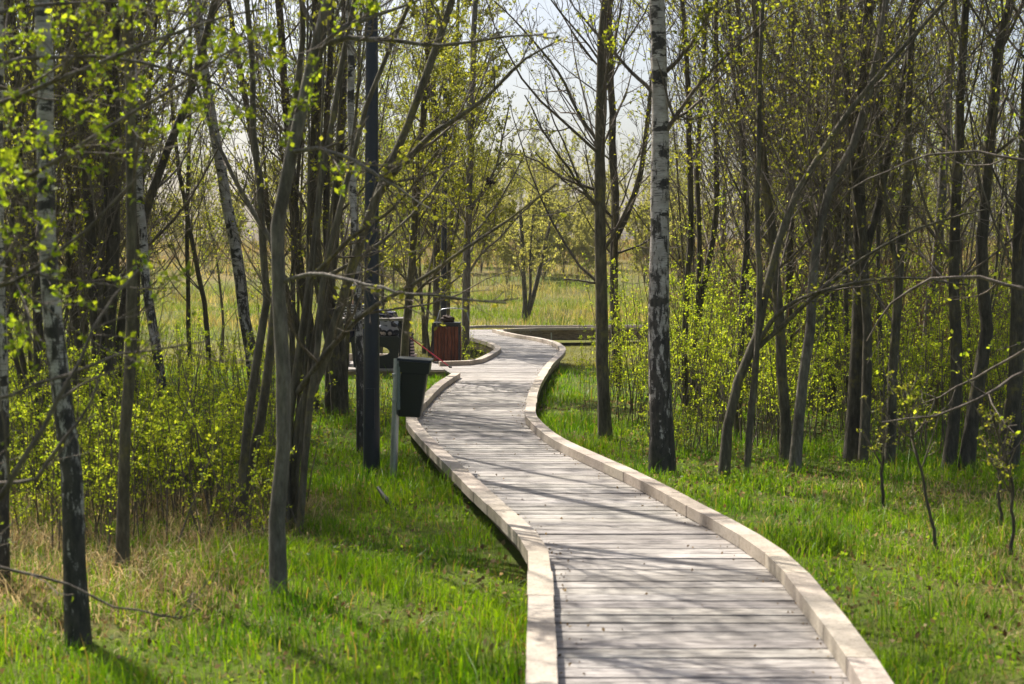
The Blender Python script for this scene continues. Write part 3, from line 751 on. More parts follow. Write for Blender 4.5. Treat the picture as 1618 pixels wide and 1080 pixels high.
traced_tree('spreading many-stemmed tree with brown stems fanning over the lamp post', 'brown',
            [(24, 13, [(458, 832), (464, 720), (478, 640), (520, 550), (553, 430), (588, 325), (620, 255), (655, 170), (685, 80), (715, 0)]),
             (20, 11, [(360, 840), (378, 790), (410, 680), (432, 520), (440, 400), (452, 280), (470, 140), (478, 0)]),
             (19, 10, [(384, 800), (388, 700), (398, 600), (420, 480), (412, 340), (400, 200), (396, 80), (390, 0)]),
             (17, 9, [(450, 820), (455, 690), (470, 560), (490, 440), (505, 300), (530, 160), (548, 60), (560, 0)]),
             (14, 8, [(470, 700), (498, 560), (512, 440), (535, 330), (570, 200), (610, 90), (650, 0)])]+
            [(7, 3.5, [(462+j*3, 700-j*9), (476+j*8, 560), (486+j*13, 430), (488+j*19, 290), (486+j*27, 130), (484+j*33, 0)]) for j in range(4)],
            [(15, 5, [(588, 320), (640, 255), (700, 200), (770, 155), (820, 100), (890, 60)], -.5), (13, 5, [(470, 620), (535, 535), (600, 480), (665, 440), (770, 370), (880, 290)], -1.2),
             (12, 5, [(440, 400), (380, 300), (330, 190), (290, 60)], .6),
             (9, 4, [(510, 440), (570, 405), (640, 350), (720, 250)], .6), (9, 3, [(490, 440), (560, 370), (620, 330), (690, 240)], -.5)],
            seed=18, k1=24, t0=.5, leaves=.28, H=8, k2=6)
traced_tree('dark clump of rough old stems behind the bent brown stems', 'dark',
            [(26, 17, [(538, 652), (524, 540), (505, 450), (497, 350), (500, 200), (503, 80), (500, 0)]), (20, 13, [(500, 660), (488, 520), (470, 390), (455, 200), (440, 0)]),
             (18, 12, [(520, 650), (522, 500), (530, 350), (540, 200), (545, 0)]), (16, 10, [(545, 650), (540, 540), (520, 420), (515, 250), (525, 0)]), (16, 9, [(495, 655), (470, 520), (430, 380), (400, 220), (370, 60), (360, 0)])],
            seed=19, k1=35, leaves=1.3)
traced_tree('slender pale birch directly left of the anthracite lamp post', 'birch', [(18, 12, [(572, 716), (571, 620), (567, 520), (562, 420), (558, 300), (556, 150), (553, 0)])], seed=20, k1=12, t0=.45, leaves=1.8)
traced_tree('thin mottled trunk in front of the picnic table end', 'brown', [(17, 10, [(634, 640), (638, 570), (644, 500), (650, 420), (656, 330), (668, 200), (676, 80), (680, 0)])],
            [(6, 3, [(648, 470), (690, 430), (715, 385), (725, 330)], -.3), (5, 3, [(650, 450), (620, 420), (590, 400)], .3)], seed=21, k1=22, t0=.35, leaves=4.5, size=.033, H=7, Y=20.5)
traced_tree('dark fissured trunk touching the slim dark lamp post', 'dark', [(14, 9, [(690, 575), (690, 480), (690, 380), (686, 280), (684, 160), (682, 0)])], seed=22, k1=26, t0=.35, leaves=5, size=.036, Y=28.5)
traced_tree('thin stem just right of the slim dark lamp post', 'brown', [(8, 6, [(706, 570), (708, 490), (711, 400), (716, 280), (720, 160), (724, 0)])], seed=23, k1=22, t0=.35, leaves=5, size=.036, Y=29.5)
bt = traced_tree('straight grey trunk standing right behind the wooden litter bin', 'grey', [(16, 10, [(734, 585), (736, 500), (738, 400), (741, 300), (744, 190), (748, 90), (752, 0)])],
            [(6, 3, [(741, 332), (757, 310), (773, 288), (786, 255), (795, 212), (805, 165)], -.3), (5, 3, [(742, 375), (765, 350), (785, 322), (806, 288), (823, 255)], .4),
             (5, 2, [(736, 440), (760, 400), (790, 375), (830, 330), (880, 290)], -.4), (4, 2, [(737, 430), (715, 445), (690, 475)], .3)], seed=24, k1=22, t0=.4, leaves=4.5, size=.034, Y=26.2)
nest = tag(MB().leaves(np.array([at(774, 283, 25.95)]*26)+rng.normal(0, .035, (26, 3))*np.array((1, .6, 1.3)), .11, rng, np.tile((.05, .03, .02), (26, 1)), 0, 1.5).build('withered_leaves', M['deadleaf']),
           'dark withered leaf clump hanging on a branch above the boardwalk bend', 'leaf clump')
# meadow sapling
traced_tree('small two-stemmed tree with pale leaves standing alone on the meadow', 'dark', [(10, 6, [(829, 506), (829, 470), (827, 430), (825, 380), (822, 330)]), (10, 5, [(832, 505), (842, 470), (852, 430), (860, 395), (872, 340)]), (6, 4, [(833, 503), (838, 460), (838, 400), (842, 340)])],
            seed=25, k1=13, t0=.5, len1=.5, leaves=1.6, size=.06, H=3.8, pal='willow', Y=45, k2=6, k3=4)
# right of the boardwalk
traced_tree('straight brown trunk nearest the boardwalk bend on the right', 'brown', [(25, 17, [(957, 692), (953, 580), (950, 450), (948, 300), (949, 150), (953, 60), (957, 0)])],
            [(7, 3, [(949, 230), (915, 180), (880, 110), (830, 50), (780, 0)], .5), (6, 2, [(948, 330), (900, 270), (860, 210), (830, 150)], -.5), (6, 2, [(949, 300), (900, 285), (840, 250), (790, 240)], .4)], seed=31, k1=22, t0=.3, leaves=.5)
traced_tree('dark forked trunk close behind the straight brown trunk', 'dark', [(18, 12, [(976, 612), (972, 520), (970, 430), (971, 340), (969, 250), (966, 150), (962, 0)]), (12, 6, [(970, 370), (990, 340), (1005, 300), (1018, 240), (1030, 120), (1040, 0)])],
            [(6, 2, [(970, 345), (930, 310), (890, 285), (845, 240)], .3), (5, 2, [(970, 455), (930, 445), (890, 440)], .2), (5, 2, [(971, 400), (1005, 390), (1040, 370)], .3)], seed=32, k1=28, t0=.2, leaves=.4)
traced_tree('big white birch with black diamond scars right beside the boardwalk', 'birch', [(46, 28, [(1047, 748), (1043, 640), (1040, 520), (1041, 400), (1043, 250), (1041, 130), (1037, 0)])],
            [(9, 4, [(1050, 115), (1080, 85), (1110, 40), (1130, 0)], -.4), (9, 3, [(1048, 215), (1090, 150), (1140, 95), (1200, 40), (1240, 10)], -.6), (7, 3, [(1050, 200), (1100, 165), (1150, 110), (1190, 80)], .6), (8, 3, [(1030, 145), (985, 100), (940, 50), (900, 0)], .3)], seed=33, k1=12, t0=.5, leaves=1.6)
traced_tree('leaning brown trunk that forks low and sweeps right', 'brown', [(21, 7, [(1142, 752), (1152, 655), (1168, 600), (1188, 553), (1206, 487), (1219, 420), (1255, 312), (1290, 252), (1330, 190), (1395, 112), (1440, 62), (1495, 0)]),
            (13, 8, [(1180, 575), (1200, 490), (1197, 400), (1196, 300), (1200, 150), (1205, 0)])],
            [(10, 4, [(1187, 560), (1235, 515), (1284, 469), (1345, 420), (1410, 380), (1480, 350), (1560, 330)], -.7), (10, 4, [(1186, 556), (1230, 495), (1280, 465), (1380, 442), (1450, 440), (1530, 450)], -.9)], seed=34, k1=16, t0=.4, leaves=.8, H=7)
traced_tree('slim trunk with yellow lichen right of the leaning forked trunk', 'brown', [(22, 13, [(1242, 728), (1236, 600), (1228, 460), (1218, 350), (1203, 225), (1195, 75), (1192, 0)])], seed=35, k1=16, leaves=1.0)
traced_tree('very straight dark pole-like trunk in the right stand', 'dark', [(18, 12, [(1234, 690), (1243, 560), (1247, 450), (1250, 300), (1252, 150), (1250, 0)])], seed=36, k1=16, leaves=1.0, Y=17)
traced_tree('pale grey trunk curving up to the right in the right stand', 'grey', [(22, 13, [(1254, 740), (1263, 642), (1277, 544), (1285, 430), (1295, 350), (1315, 290), (1340, 245), (1362, 195), (1385, 90), (1400, 0)])], seed=37, k1=16, leaves=1.0)
traced_tree('thickest dark trunk of the right stand, several stems grown together', 'dark', [(32, 19, [(1346, 726), (1351, 640), (1355, 550), (1358, 420), (1355, 225), (1361, 125), (1375, 0)]), (20, 12, [(1362, 720), (1372, 560), (1366, 420), (1350, 270), (1338, 130), (1325, 0)]),
            (16, 10, [(1360, 420), (1385, 330), (1410, 220), (1430, 110), (1450, 0)])], seed=38, k1=24, leaves=1.0)
traced_tree('slim brown trunk deeper behind the thickest dark trunk', 'brown', [(19, 12, [(1317, 650), (1318, 540), (1320, 420), (1325, 300), (1318, 160), (1305, 0)])], seed=39, k1=16, leaves=1.2)
traced_tree('thin trunk with a bend right of the thickest dark trunk', 'brown', [(20, 12, [(1405, 728), (1411, 600), (1418, 470), (1424, 380), (1432, 290), (1437, 175), (1441, 0)]), (10, 6, [(1420, 420), (1405, 350), (1390, 250), (1385, 120), (1390, 0)])], seed=40, k1=18, leaves=1.0)
traced_tree('grey leaning trunk further back in the right stand', 'grey', [(22, 13, [(1461, 620), (1466, 520), (1479, 420), (1492, 260), (1502, 100), (1508, 0)])], seed=41, k1=16, leaves=1.2)
traced_tree('dark left stem of a leaning pair near the right edge', 'dark', [(24, 14, [(1496, 735), (1512, 620), (1508, 480), (1511, 300), (1518, 150), (1526, 0)])], seed=42, k1=16, leaves=1.0)
traced_tree('dark right stem of a leaning pair near the right edge', 'dark', [(27, 16, [(1524, 735), (1545, 610), (1562, 500), (1552, 440), (1558, 300), (1572, 120), (1596, 0)])], seed=43, k1=18, leaves=1.0)
traced_tree('dark trunk cut by the right picture edge', 'dark', [(30, 18, [(1596, 740), (1604, 600), (1610, 450), (1617, 300), (1625, 120), (1630, 0)])], seed=44, k1=16, leaves=1.0)
traced_tree('thin grey stems standing just right of the big white birch', 'dark', [(13, 9, [(1085, 660), (1082, 540), (1091, 350), (1089, 200), (1080, 30), (1078, 0)]), (13, 9, [(1098, 655), (1106, 490), (1130, 350), (1132, 200), (1130, 0)]), (11, 7, [(1092, 658), (1100, 520), (1106, 400), (1102, 250), (1112, 100), (1115, 0)])], seed=45, k1=24, leaves=1.3)
traced_tree('thin upright stem left of the leaning forked trunk', 'dark', [(14, 9, [(1166, 690), (1170, 540), (1180, 350), (1171, 160), (1166, 0)])], seed=46, k1=16, leaves=1.3)
# left extras
traced_tree('dark trunk behind the far left birch', 'dark', [(20, 13, [(66, 720), (62, 560), (56, 410), (34, 300), (22, 150), (14, 0)])], seed=50, k1=16, leaves=1.5)
traced_tree('thin straight dark stem in the left gap above the meadow', 'dark', [(9, 6, [(300, 600), (298, 500), (296, 420), (297, 300), (300, 150), (300, 0)])], seed=51, k1=14, leaves=1.3)
traced_tree('thin slanting dark stem in the left gap above the meadow', 'dark', [(10, 6, [(331, 605), (326, 504), (310, 410), (291, 316), (275, 200), (262, 0)])], seed=52, k1=14, leaves=1.3)
traced_tree('crooked dark stem right of the far left birch', 'dark', [(16, 10, [(122, 700), (128, 560), (108, 440), (112, 300), (98, 150), (104, 0)])], seed=53, k1=16, leaves=1.5)

# trees just outside the frame whose limbs hang into the picture
def edge_tree(label, base, trunkpts, limbs, seed, leaves, size, pal, name='tree', k2=5, k3=5):
    rg = np.random.default_rng(seed); b = np.array((base[0], base[1], float(ground(*base))))
    t = thing(name, label, 'tree', b); m = MB()
    P = spline(np.array(trunkpts), 16); m.tubes(P, np.linspace(.085, .03, 16), 12, 0); LP = []
    for w0, w1, pts in limbs:
        p = np.array([at(x, y, Y)-b for x, y, Y in pts]); q = spline(p, 14); q[1:] += rg.normal(0, .006, (13, 3)); R = np.linspace(w0, w1, 14); m.tubes(q, R, 7, 1); LP.append((q, R))
    m.build('trunk', [M['bark_grey'], M['twig']], t)
    ix = np.linspace(0, 13, 9).astype(int)
    crown_mesh(rg, np.stack([q[0][ix] for q in LP]), np.stack([q[1][ix] for q in LP]), k2, k3, leaves, size, pal, rmin=.0016).build('crown', [M['twig'], M['leaf']], t)
bx = at(-330, 900, 5.6)
edge_tree('tree outside the left edge whose leafy branches hang across the upper left', (bx[0], 5.6), [(0, 0, -.1), (.03, 0, 1), (0, .05, 2.2), (.1, .1, 3.4), (.2, .1, 5.0)],
          [(.016, .004, [(-330, 500, 5.6), (-150, 420, 5.5), (0, 310, 5.4), (150, 215, 5.4), (270, 140, 5.5), (400, 60, 5.6)]), (.016, .004, [(-330, 350, 5.6), (-100, 210, 5.5), (80, 130, 5.3), (250, 60, 5.3), (420, 10, 5.3)]),
           (.014, .004, [(-320, 300, 5.6), (-50, 120, 5.8), (150, 90, 6), (330, 130, 6.1), (440, 210, 6.2)]), (.013, .004, [(-330, 560, 5.6), (-120, 480, 5.3), (30, 440, 5.2), (180, 320, 5.2), (260, 230, 5.2)]),
           (.012, .003, [(-300, 240, 5.6), (-50, 40, 5.9), (140, 0, 6.2), (320, 30, 6.3), (450, 90, 6.4)])], 61, 5.0, .024, 'deep', k2=10, k3=8)
bx = at(-260, 1000, 5.0)
edge_tree('leafless branchy tree outside the left edge with crooked dark limbs', (bx[0], 5.0), [(0, 0, -.1), (.02, 0, .6), (.05, .02, 1.2), (.0, .05, 1.9), (.02, .02, 2.6)],
          [(.017, .004, [(-250, 930, 5), (-80, 860, 4.9), (10, 770, 4.8), (60, 690, 4.8), (110, 600, 4.8), (165, 490, 4.9), (220, 430, 5)]), (.013, .004, [(-250, 800, 5), (-60, 770, 5.1), (40, 760, 5.1), (110, 690, 5.1), (160, 600, 5.2)]),
           (.009, .003, [(-240, 640, 5), (-60, 640, 4.9), (80, 600, 4.9), (200, 560, 5), (330, 540, 5.1)]), (.009, .003, [(-250, 880, 5), (-80, 880, 5.2), (60, 910, 5.3), (180, 960, 5.3), (300, 980, 5.3)])], 62, .5, .022, 'shoot', k2=4, k3=3)
bx = at(1800, 900, 8.2)
edge_tree('tree outside the right edge reaching pale bare branches into the picture', (bx[0], 8.2), [(0, 0, -.1), (-.03, 0, .8), (0, .05, 1.6), (-.1, .1, 2.6), (-.1, 0, 4)],
          [(.017, .004, [(1800, 520, 8.2), (1700, 550, 8.0), (1618, 588, 7.9), (1560, 622, 7.8), (1490, 652, 7.8), (1395, 668, 7.8)]), (.014, .004, [(1800, 480, 8.2), (1680, 520, 8.3), (1600, 565, 8.4), (1520, 610, 8.5), (1430, 650, 8.6)]),
           (.018, .005, [(1800, 560, 8.2), (1700, 480, 8.3), (1618, 458, 8.4), (1530, 437, 8.6), (1460, 447, 8.7), (1405, 480, 8.8), (1370, 540, 8.9)]), (.013, .004, [(1800, 300, 8.2), (1680, 270, 8.3), (1560, 240, 8.5), (1450, 250, 8.6), (1340, 300, 8.6)])], 63, .9, .026, 'shoot', k2=4, k3=3)

# thin young saplings in the right foreground
for i, (lab, pts) in enumerate((('thin dark sapling slanting left in the right foreground grass', [(1484, 885), (1468, 800), (1448, 720), (1432, 640), (1420, 560)]),
                                ('bare upright sapling in the right foreground grass', [(1395, 812), (1394, 740), (1393, 680), (1400, 590)]),
                                ('curved dark sapling close to the right edge', [(1598, 885), (1601, 800), (1592, 730), (1575, 680), (1560, 620)]),
                                ('short thin sapling left of the curved dark sapling', [(1581, 850), (1580, 780), (1578, 720), (1582, 640)]))):
    traced_tree(lab, 'dark', [(7, 3, pts)], seed=70+i, k1=6, t0=.5, len1=.35, H=1.4, leaves=1.2, size=.02, k2=3, k3=2, name='sapling', cat='sapling')

# ------------------------------------------------------------------ more trees of the stands, as copies of eight built here
def stand_tree(seed, H, r, kind, leaves, size, pal, stems=1, k1=18, k2=6, k3=6, t0=.1, len1=.36):
    rg = np.random.default_rng(seed); t = thing('tree', 'tree', 'tree'); m = MB(); PP, RR = [], []
    for s in range(stems):
        a = rg.uniform(0, 6.28); sp_ = (.12 if stems > 1 else .04); p = [np.zeros(3)]; d = unit(np.array((math.cos(a)*sp_*1.6, math.sin(a)*sp_*1.6, 1)))
        for j in range(7): p.append(p[-1]+d*H/7); d = unit(d+np.array((0, 0, .05))+rg.normal(0, .06, 3))
        P = spline(np.array(p), 16); P[0, 2] -= .12; R = r*rg.uniform(.75, 1.1)*(1-np.linspace(0, 1, 16)*.86); R[:2] *= (1.35, 1.1)
        m.tubes(P, R, 8, 0); PP.append(P); RR.append(R)
    P1, R1 = children(rg, np.stack(PP), np.stack(RR), max(3, k1//stems), t0, .98, 30, 60, len1*.6, len1, 8, .13, .08, .32, .004, L=H, taper=.6)
    m.tubes(P1, R1, 5, 1); m.build('trunk', [M[BARK[kind]], M['twig']], t)
    crown_mesh(rg, P1, R1, k2, k3, leaves, size, pal, rmin=.0024).build('crown', [M['twig'], M['leaf']], t)
    return t
protos = [stand_tree(101, 9, .058, 'dark', 1.2, .036, 'alder', k1=40), stand_tree(102, 8, .045, 'brown', 1.3, .036, 'alder', 2, 40), stand_tree(103, 9.5, .062, 'grey', 1.3, .036, 'willow', k1=40),
          stand_tree(104, 7.5, .036, 'dark', 1.4, .036, 'shoot', 3, 45), stand_tree(105, 8.5, .05, 'brown', 1.8, .036, 'shoot', k1=40), stand_tree(106, 9, .07, 'birch', 2.2, .034, 'birch', k1=24)]
used = set()
def put(i, x, y, rz, sc, label, group, cat=None):
    z = float(ground(x, y))
    if i not in used:
        o = protos[i]; o.location = (x, y, z); o.rotation_euler = (0, 0, rz); o.scale = (sc,)*3; o['label'] = label; o['group'] = group; used.add(i)
    else: o = copy_thing(protos[i], (x, y, z), rz, sc, label, group)
    if i == 5: o.name = 'birch_tree'
    if i == 8: o.name = 'bush'; o['category'] = 'bush'
    return o
rg = np.random.default_rng(21)
def scatter(n, pxa, pxb, Ya, Yb, kinds, label, group, s=(.8, 1.15), gap=.7, pow_=1.0):
    pts = []; tries = 0
    while len(pts) < n and tries < 4000:
        tries += 1; Y = Ya+(Yb-Ya)*rg.uniform()**pow_; xp = rg.uniform(pxa, pxb); x = (xp-809)/FPX*Y
        if not off_walk(np.array([x]), np.array([Y]), .5)[0]: continue
        if any((x-a)**2+(Y-b)**2 < gap*gap for a, b in pts): continue
        pts.append((x, Y)); put(int(rg.choice(kinds)), x, Y, rg.uniform(0, 6.28), rg.uniform(*s), label, group)
scatter(17, 1110, 1800, 17, 34, [0, 1, 2, 3, 4], 'slim trunk crowded among others deep in the stand right of the boardwalk', 'slim trees of the right stand', gap=.6)
scatter(13, -160, 200, 15.5, 24, [0, 1, 2, 3, 4, 5], 'slim trunk crowded among others deep in the stand left of the boardwalk', 'slim trees of the left stand', gap=.7)
scatter(6, 565, 690, 30, 36, [0, 1, 3, 4], 'leafy slender tree behind the picnic table and litter bin', 'trees behind the rest platform', gap=.9, s=(.9, 1.15))
scatter(10, 1180, 1500, 40, 55, [0, 1, 3, 4], 'spindly tree beyond the far boardwalk on the right', 'trees beyond the far boardwalk', gap=1.5)
scatter(2, 120, 560, 28, 36, [1, 3, 4], 'spindly tree at the meadow edge behind the left stand', 'trees at the left meadow edge', gap=1.5, s=(.6, .9))

# far tree line: bushes and trees closing off the meadow
protos += [stand_tree(111, 7.5, .045, 'grey', 3.2, .085, 'willow', 3, 30, 6, 4, .12, .34), stand_tree(112, 9, .05, 'dark', 2.8, .085, 'alder', 2, 30, 6, 4, .12, .3), stand_tree(113, 4.6, .02, 'brown', 5.0, .075, 'willow', 8, 64, 6, 5, .03, .42)]
scatter(38, 600, 1100, 62, 98, [8], 'low budding bush scattered along the upper edge of the meadow', 'bushes at the top of the meadow', s=(.5, .85), gap=1.6)
scatter(30, 620, 1090, 98, 135, [6, 7], 'hazy budding tree in the distant line across the meadow', 'distant trees across the meadow', s=(.7, 1.1), gap=2.0)
scatter(60, -250, 1870, 68, 104, [8], 'low budding bush scattered along the upper edge of the meadow', 'bushes at the top of the meadow', s=(.5, .85), gap=1.6)
scatter(44, -250, 1870, 98, 125, [6, 7], 'hazy budding tree in the distant line across the meadow', 'distant trees across the meadow', s=(.7, 1.15), gap=2.6)
scatter(36, -250, 1870, 126, 170, [6, 7], 'hazy budding tree in the distant line across the meadow', 'distant trees across the meadow', s=(1.0, 1.5), gap=3.5)

protos += [stand_tree(121, 6.8, .024, 'brown', .8, .034, 'alder', 4, 48, 5, 5), stand_tree(122, 7.6, .03, 'dark', .8, .034, 'alder', 1, 40, 6, 5)]
scatter(22, 1075, 1770, 14.5, 28, [9, 10, 10], 'very thin stem among the thicker trunks right of the boardwalk', 'thin stems of the right stand', gap=.5)
scatter(15, -130, 215, 11.5, 22, [9, 10], 'very thin stem among the thicker trunks left of the boardwalk', 'thin stems of the left stand', gap=.5)
scatter(5, 425, 545, 15, 21, [9, 10], 'very thin stem among the thicker trunks left of the boardwalk', 'thin stems of the left stand', gap=.4)

# ------------------------------------------------------------------ leafy shoots and brown brush
def shoot_clump(seed, n, h, leaves, size, pal='shoot', spread=.16, mstem='twig', name='leafy_shoots', cat='shrub', side=3):
    rg = np.random.default_rng(seed); t = thing(name, name, cat); m = MB(); P = []
    for i in range(n):
        p = np.array((rg.normal(0, spread), rg.normal(0, spread), -.05)); d = unit(np.array((rg.normal(0, .12), rg.normal(0, .12), 1))); q = [p]; L = h*rg.uniform(.55, 1.1)
        for j in range(7): q.append(q[-1]+d*L/7); d = unit(d+rg.normal(0, .06, 3)+np.array((0, 0, .02)))
        P.append(q)
    P = np.array(P); R = np.linspace(.0062, .0024, 8)[None]*rg.uniform(.7, 1.2, (n, 1)); m.tubes(P, R, 4, 0)
    P2, R2 = children(rg, P, R, side, .3, .98, 25, 55, .12, .28, 4, .12, .1, .6, .0016); m.tubes(P2, R2, 3, 0); m.build('stems', [M[mstem]], t)
    if leaves:
        c = MB(); A = np.concatenate([P[:, 2:].reshape(-1, 3), P2.reshape(-1, 3), P2[:, -1]]); k = int(leaves); i = np.repeat(rg.integers(0, len(A), k//4+1), 4)[:k]
        c.leaves(A[i]+rg.normal(0, .011, (k, 3)), size*rg.uniform(.6, 1.25, k), rg, leaf_tint(rg, k, pal), 0, -.3); c.build('foliage', [M['leaf']], t)
    return t
sh = [shoot_clump(201+i, 9, hh, lf, .0205, side=4) for i, (hh, lf) in enumerate(((1.3, 1150), (1.7, 1250), (.8, 700), (2.1, 1350), (1.4, 1100), (.6, 420)))]
br = [shoot_clump(221+i, 16, hh, 0, .02, spread=.3, name='dry_brush') for i, hh in enumerate((1.3, 1.7, 1.0))]
su = set()
def put_from(lst, i, x, y, sc, label, group):
    o = lst[i]; z = float(ground(x, y)); key = (id(lst), i)
    if key not in su:
        su.add(key); o.location = (x, y, z); o.rotation_euler = (0, 0, rg.uniform(0, 6.28)); o.scale = (sc,)*3; o['label'] = label; o['group'] = group
    else: copy_thing(o, (x, y, z), rg.uniform(0, 6.28), sc, label, group)
def scat2(lst, n, pxa, pxb, Ya, Yb, kinds, label, group, gap=.22, s=(.75, 1.15), cond=None, m=.3):
    pts = []; tries = 0
    while len(pts) < n and tries < 8000:
        tries += 1; Y = math.sqrt(rg.uniform(Ya*Ya, Yb*Yb)); xp = rg.uniform(pxa, pxb); x = (xp-809)/FPX*Y
        if cond and not cond(xp, Y): continue
        if not off_walk(np.array([x]), np.array([Y]), m)[0]: continue
        if any((x-a)**2+(Y-b)**2 < gap*gap for a, b in pts): continue
        pts.append((x, Y)); put_from(lst, int(rg.choice(kinds)), x, Y, rg.uniform(*s), label, group)
scat2(sh, 165, -120, 440, 8.3, 17.5, [0, 2, 4, 1, 0, 2], 'clump of thin shoots with fresh yellow green leaves under the left trees', 'leafy shoots under the left trees', s=(.6, 1.05), cond=lambda xp, Y: (xp < 330+rg.uniform(0, 110) or Y > 15) and (xp < 190 or Y < 13.5 or rg.uniform() < .25))
scat2(sh, 185, 925, 1740, 13.0, 22, [1, 3, 3, 1, 4, 0], 'clump of tall thin shoots with yellow green leaves under the right trees', 'leafy shoots under the right trees', cond=lambda xp, Y: xp > 1065 or (14.5 < Y < 18.5 and rg.uniform() < .3))
scat2(sh, 8, 1000, 1130, 12.6, 13.6, [2, 5, 4], 'low leafy shoots around the foot of the big white birch', 'low shoots by the big birch', s=(.6, .9))
scat2(sh, 7, 560, 720, 12.5, 17.5, [5, 5, 2], 'low leafy shoots beside the left kerb near the green bin', 'low shoots by the left kerb', s=(.6, .95), m=.15)
scat2(sh, 5, 700, 765, 24.6, 26.5, [5, 2], 'low leafy shoots in the loop behind the wooden litter bin', 'low shoots by the litter bin', s=(.7, 1.1), m=.15)
scat2(sh, 6, -100, 520, 18, 24, [5, 2, 0], 'scattered leafy shoots at the back of the left stand', 'leafy shoots behind the left trees')
for o in br:
    for c in o.children: c.data.materials[0] = M['rust_twig']
scat2(br, 85, 1130, 1700, 17.5, 28, [0, 1, 1], 'leafless rusty brown brush behind the right stand', 'brown brush behind the right stand', gap=.6, s=(1.1, 1.6))
scat2(br, 42, 200, 1400, 54, 84, [0, 1, 2], 'leafless rusty brown brush on the meadow slope', 'brown brush on the meadow', gap=1.8, s=(.8, 1.6))

# ------------------------------------------------------------------ grass
def blades(m, x, y, h, w, tint, rg, lean=.35):
    n = len(x); z = ground(x, y)-.015; a = rg.uniform(0, 2*np.pi, n); la = rg.uniform(0, 2*np.pi, n)
    e = np.stack([np.cos(a), np.sin(a), np.zeros(n)], 1)*(w/2)[:, None]
    d = np.stack([np.cos(la), np.sin(la), np.zeros(n)], 1)*(h*np.abs(rg.normal(0, lean, n)))[:, None]
    b = np.stack([x, y, z], 1); up = np.stack([np.zeros(n), np.zeros(n), h], 1)
    mid = b+d*.32+up*.58; tip = b+d*1.0+up*np.clip(1-.25*np.abs(rg.normal(0, lean, n)), .55, 1)[:, None]
    V = np.stack([b-e, b+e, mid-e*.75, mid+e*.75, tip-e*.08, tip+e*.08], 1).reshape(-1, 3)
    i = np.arange(n)[:, None]*6; F = np.concatenate([i+np.array([[0, 1, 3, 2]]), i+np.array([[2, 3, 5, 4]])])
    m.add(V, F, np.repeat(tint, 6, axis=0))
def sample(rg, dens, Ya, Yb, marg=.24):
    hw = 809/FPX*(1+marg); area = hw*(Yb*Yb-Ya*Ya); n = int(area*dens)
    Y = np.sqrt(rg.uniform(Ya*Ya, Yb*Yb, n)); x = rg.uniform(-hw, hw, n)*Y; return x, Y
gr = np.random.default_rng(5)
def mixc(a, b, u): return np.array(a)*(1-u[:, None])+np.array(b)*u[:, None]
def dryness(x, y):
    d = .85*sm(1.0, 1.9, -x)*sm(6.0, 7.2, y)*(1-sm(9.6, 11.5, y)); d = np.maximum(d, .42*sm(1.6, 3.2, x)*(1-sm(9.5, 13, y))); return np.clip(d+.16*wob(x, y, .8, 3), 0, 1)
# fresh green
m = MB()
for dens, Ya, Yb, wmul in ((2100, 3.6, 10, 1), (1250, 10, 16, 1.25), (420, 16, 25, 2.0)):
    x, y = sample(gr, dens, Ya, Yb); d = dryness(x, y)
    lush = np.clip(.74+.6*wob(x, y, .5, 1)+.4*wob(x, y, 1.7, 6), .14, 1.35); thick = sm(.6, 1.2, x)*.25
    shade = np.where((x < -1.6) & (y > 10), .45, 1.0)*np.where((x > .9) & (y > 13), .55, 1.0)
    keep = (gr.uniform(0, 1, len(x)) < np.clip(lush-thick, .1, 1)*(1-.5*d)*shade) & off_walk(x, y, .055)
    x, y, lush = x[keep], y[keep], lush[keep]; n = len(x)
    h = (.035+.115*lush*gr.uniform(.35, 1.15, n))*(np.where(gr.uniform(0, 1, n) < .05, 1.5, 1.0)); w = gr.uniform(.0035, .0075, n)*wmul
    t = mixc((.05, .145, .004), (.235, .35, .012), np.clip(gr.beta(1.2, 2.0, n)+.25*wob(x, y, .9, 9), 0, 1))
    br_ = gr.uniform(0, 1, n) < .05; t[br_] = mixc((.22, .15, .05), (.36, .29, .12), gr.uniform(0, 1, br_.sum()))
    blades(m, x, y, h, w, t, gr, .55)
tag(m.build('grass', M['grass']), 'fresh green grass growing along both sides of the boardwalk', 'grass', kind='stuff')
# broad little ground leaves and brown litter between the blades
m = MB(); x, y = sample(gr, 260, 3.8, 17); k = off_walk(x, y, .05) & (wob(x, y, .8, 12)+.5*wob(x, y, .3, 2)+.45*sm(.5, 2, x) > .15); x, y = x[k], y[k]; n = len(x)
m.leaves(np.stack([x, y, ground(x, y)+gr.uniform(.0, .07, n)], 1), .026, gr, mixc((.06, .12, .010), (.14, .20, .018), gr.uniform(0, 1, n)))
tag(m.build('ground_cover', M['leaf']), 'low broad leaved weeds between the grass by the boardwalk', 'weeds', kind='stuff')
m = MB(); x, y = sample(gr, 230, 3.8, 18); k = off_walk(x, y, .02) & (gr.uniform(-1, 1, len(x)) < wob(x, y, .7, 7)+.25); x, y = x[k], y[k]; n = len(x)
m.leaves(np.stack([x, y, ground(x, y)+gr.uniform(.004, .03, n)], 1), .032, gr, mixc((.07, .04, .018), (.38, .28, .15), gr.uniform(0, 1, n)))
tag(m.build('leaf_litter', M['straw']), 'fallen brown leaves and bits lying between the grass', 'leaf litter', kind='stuff')
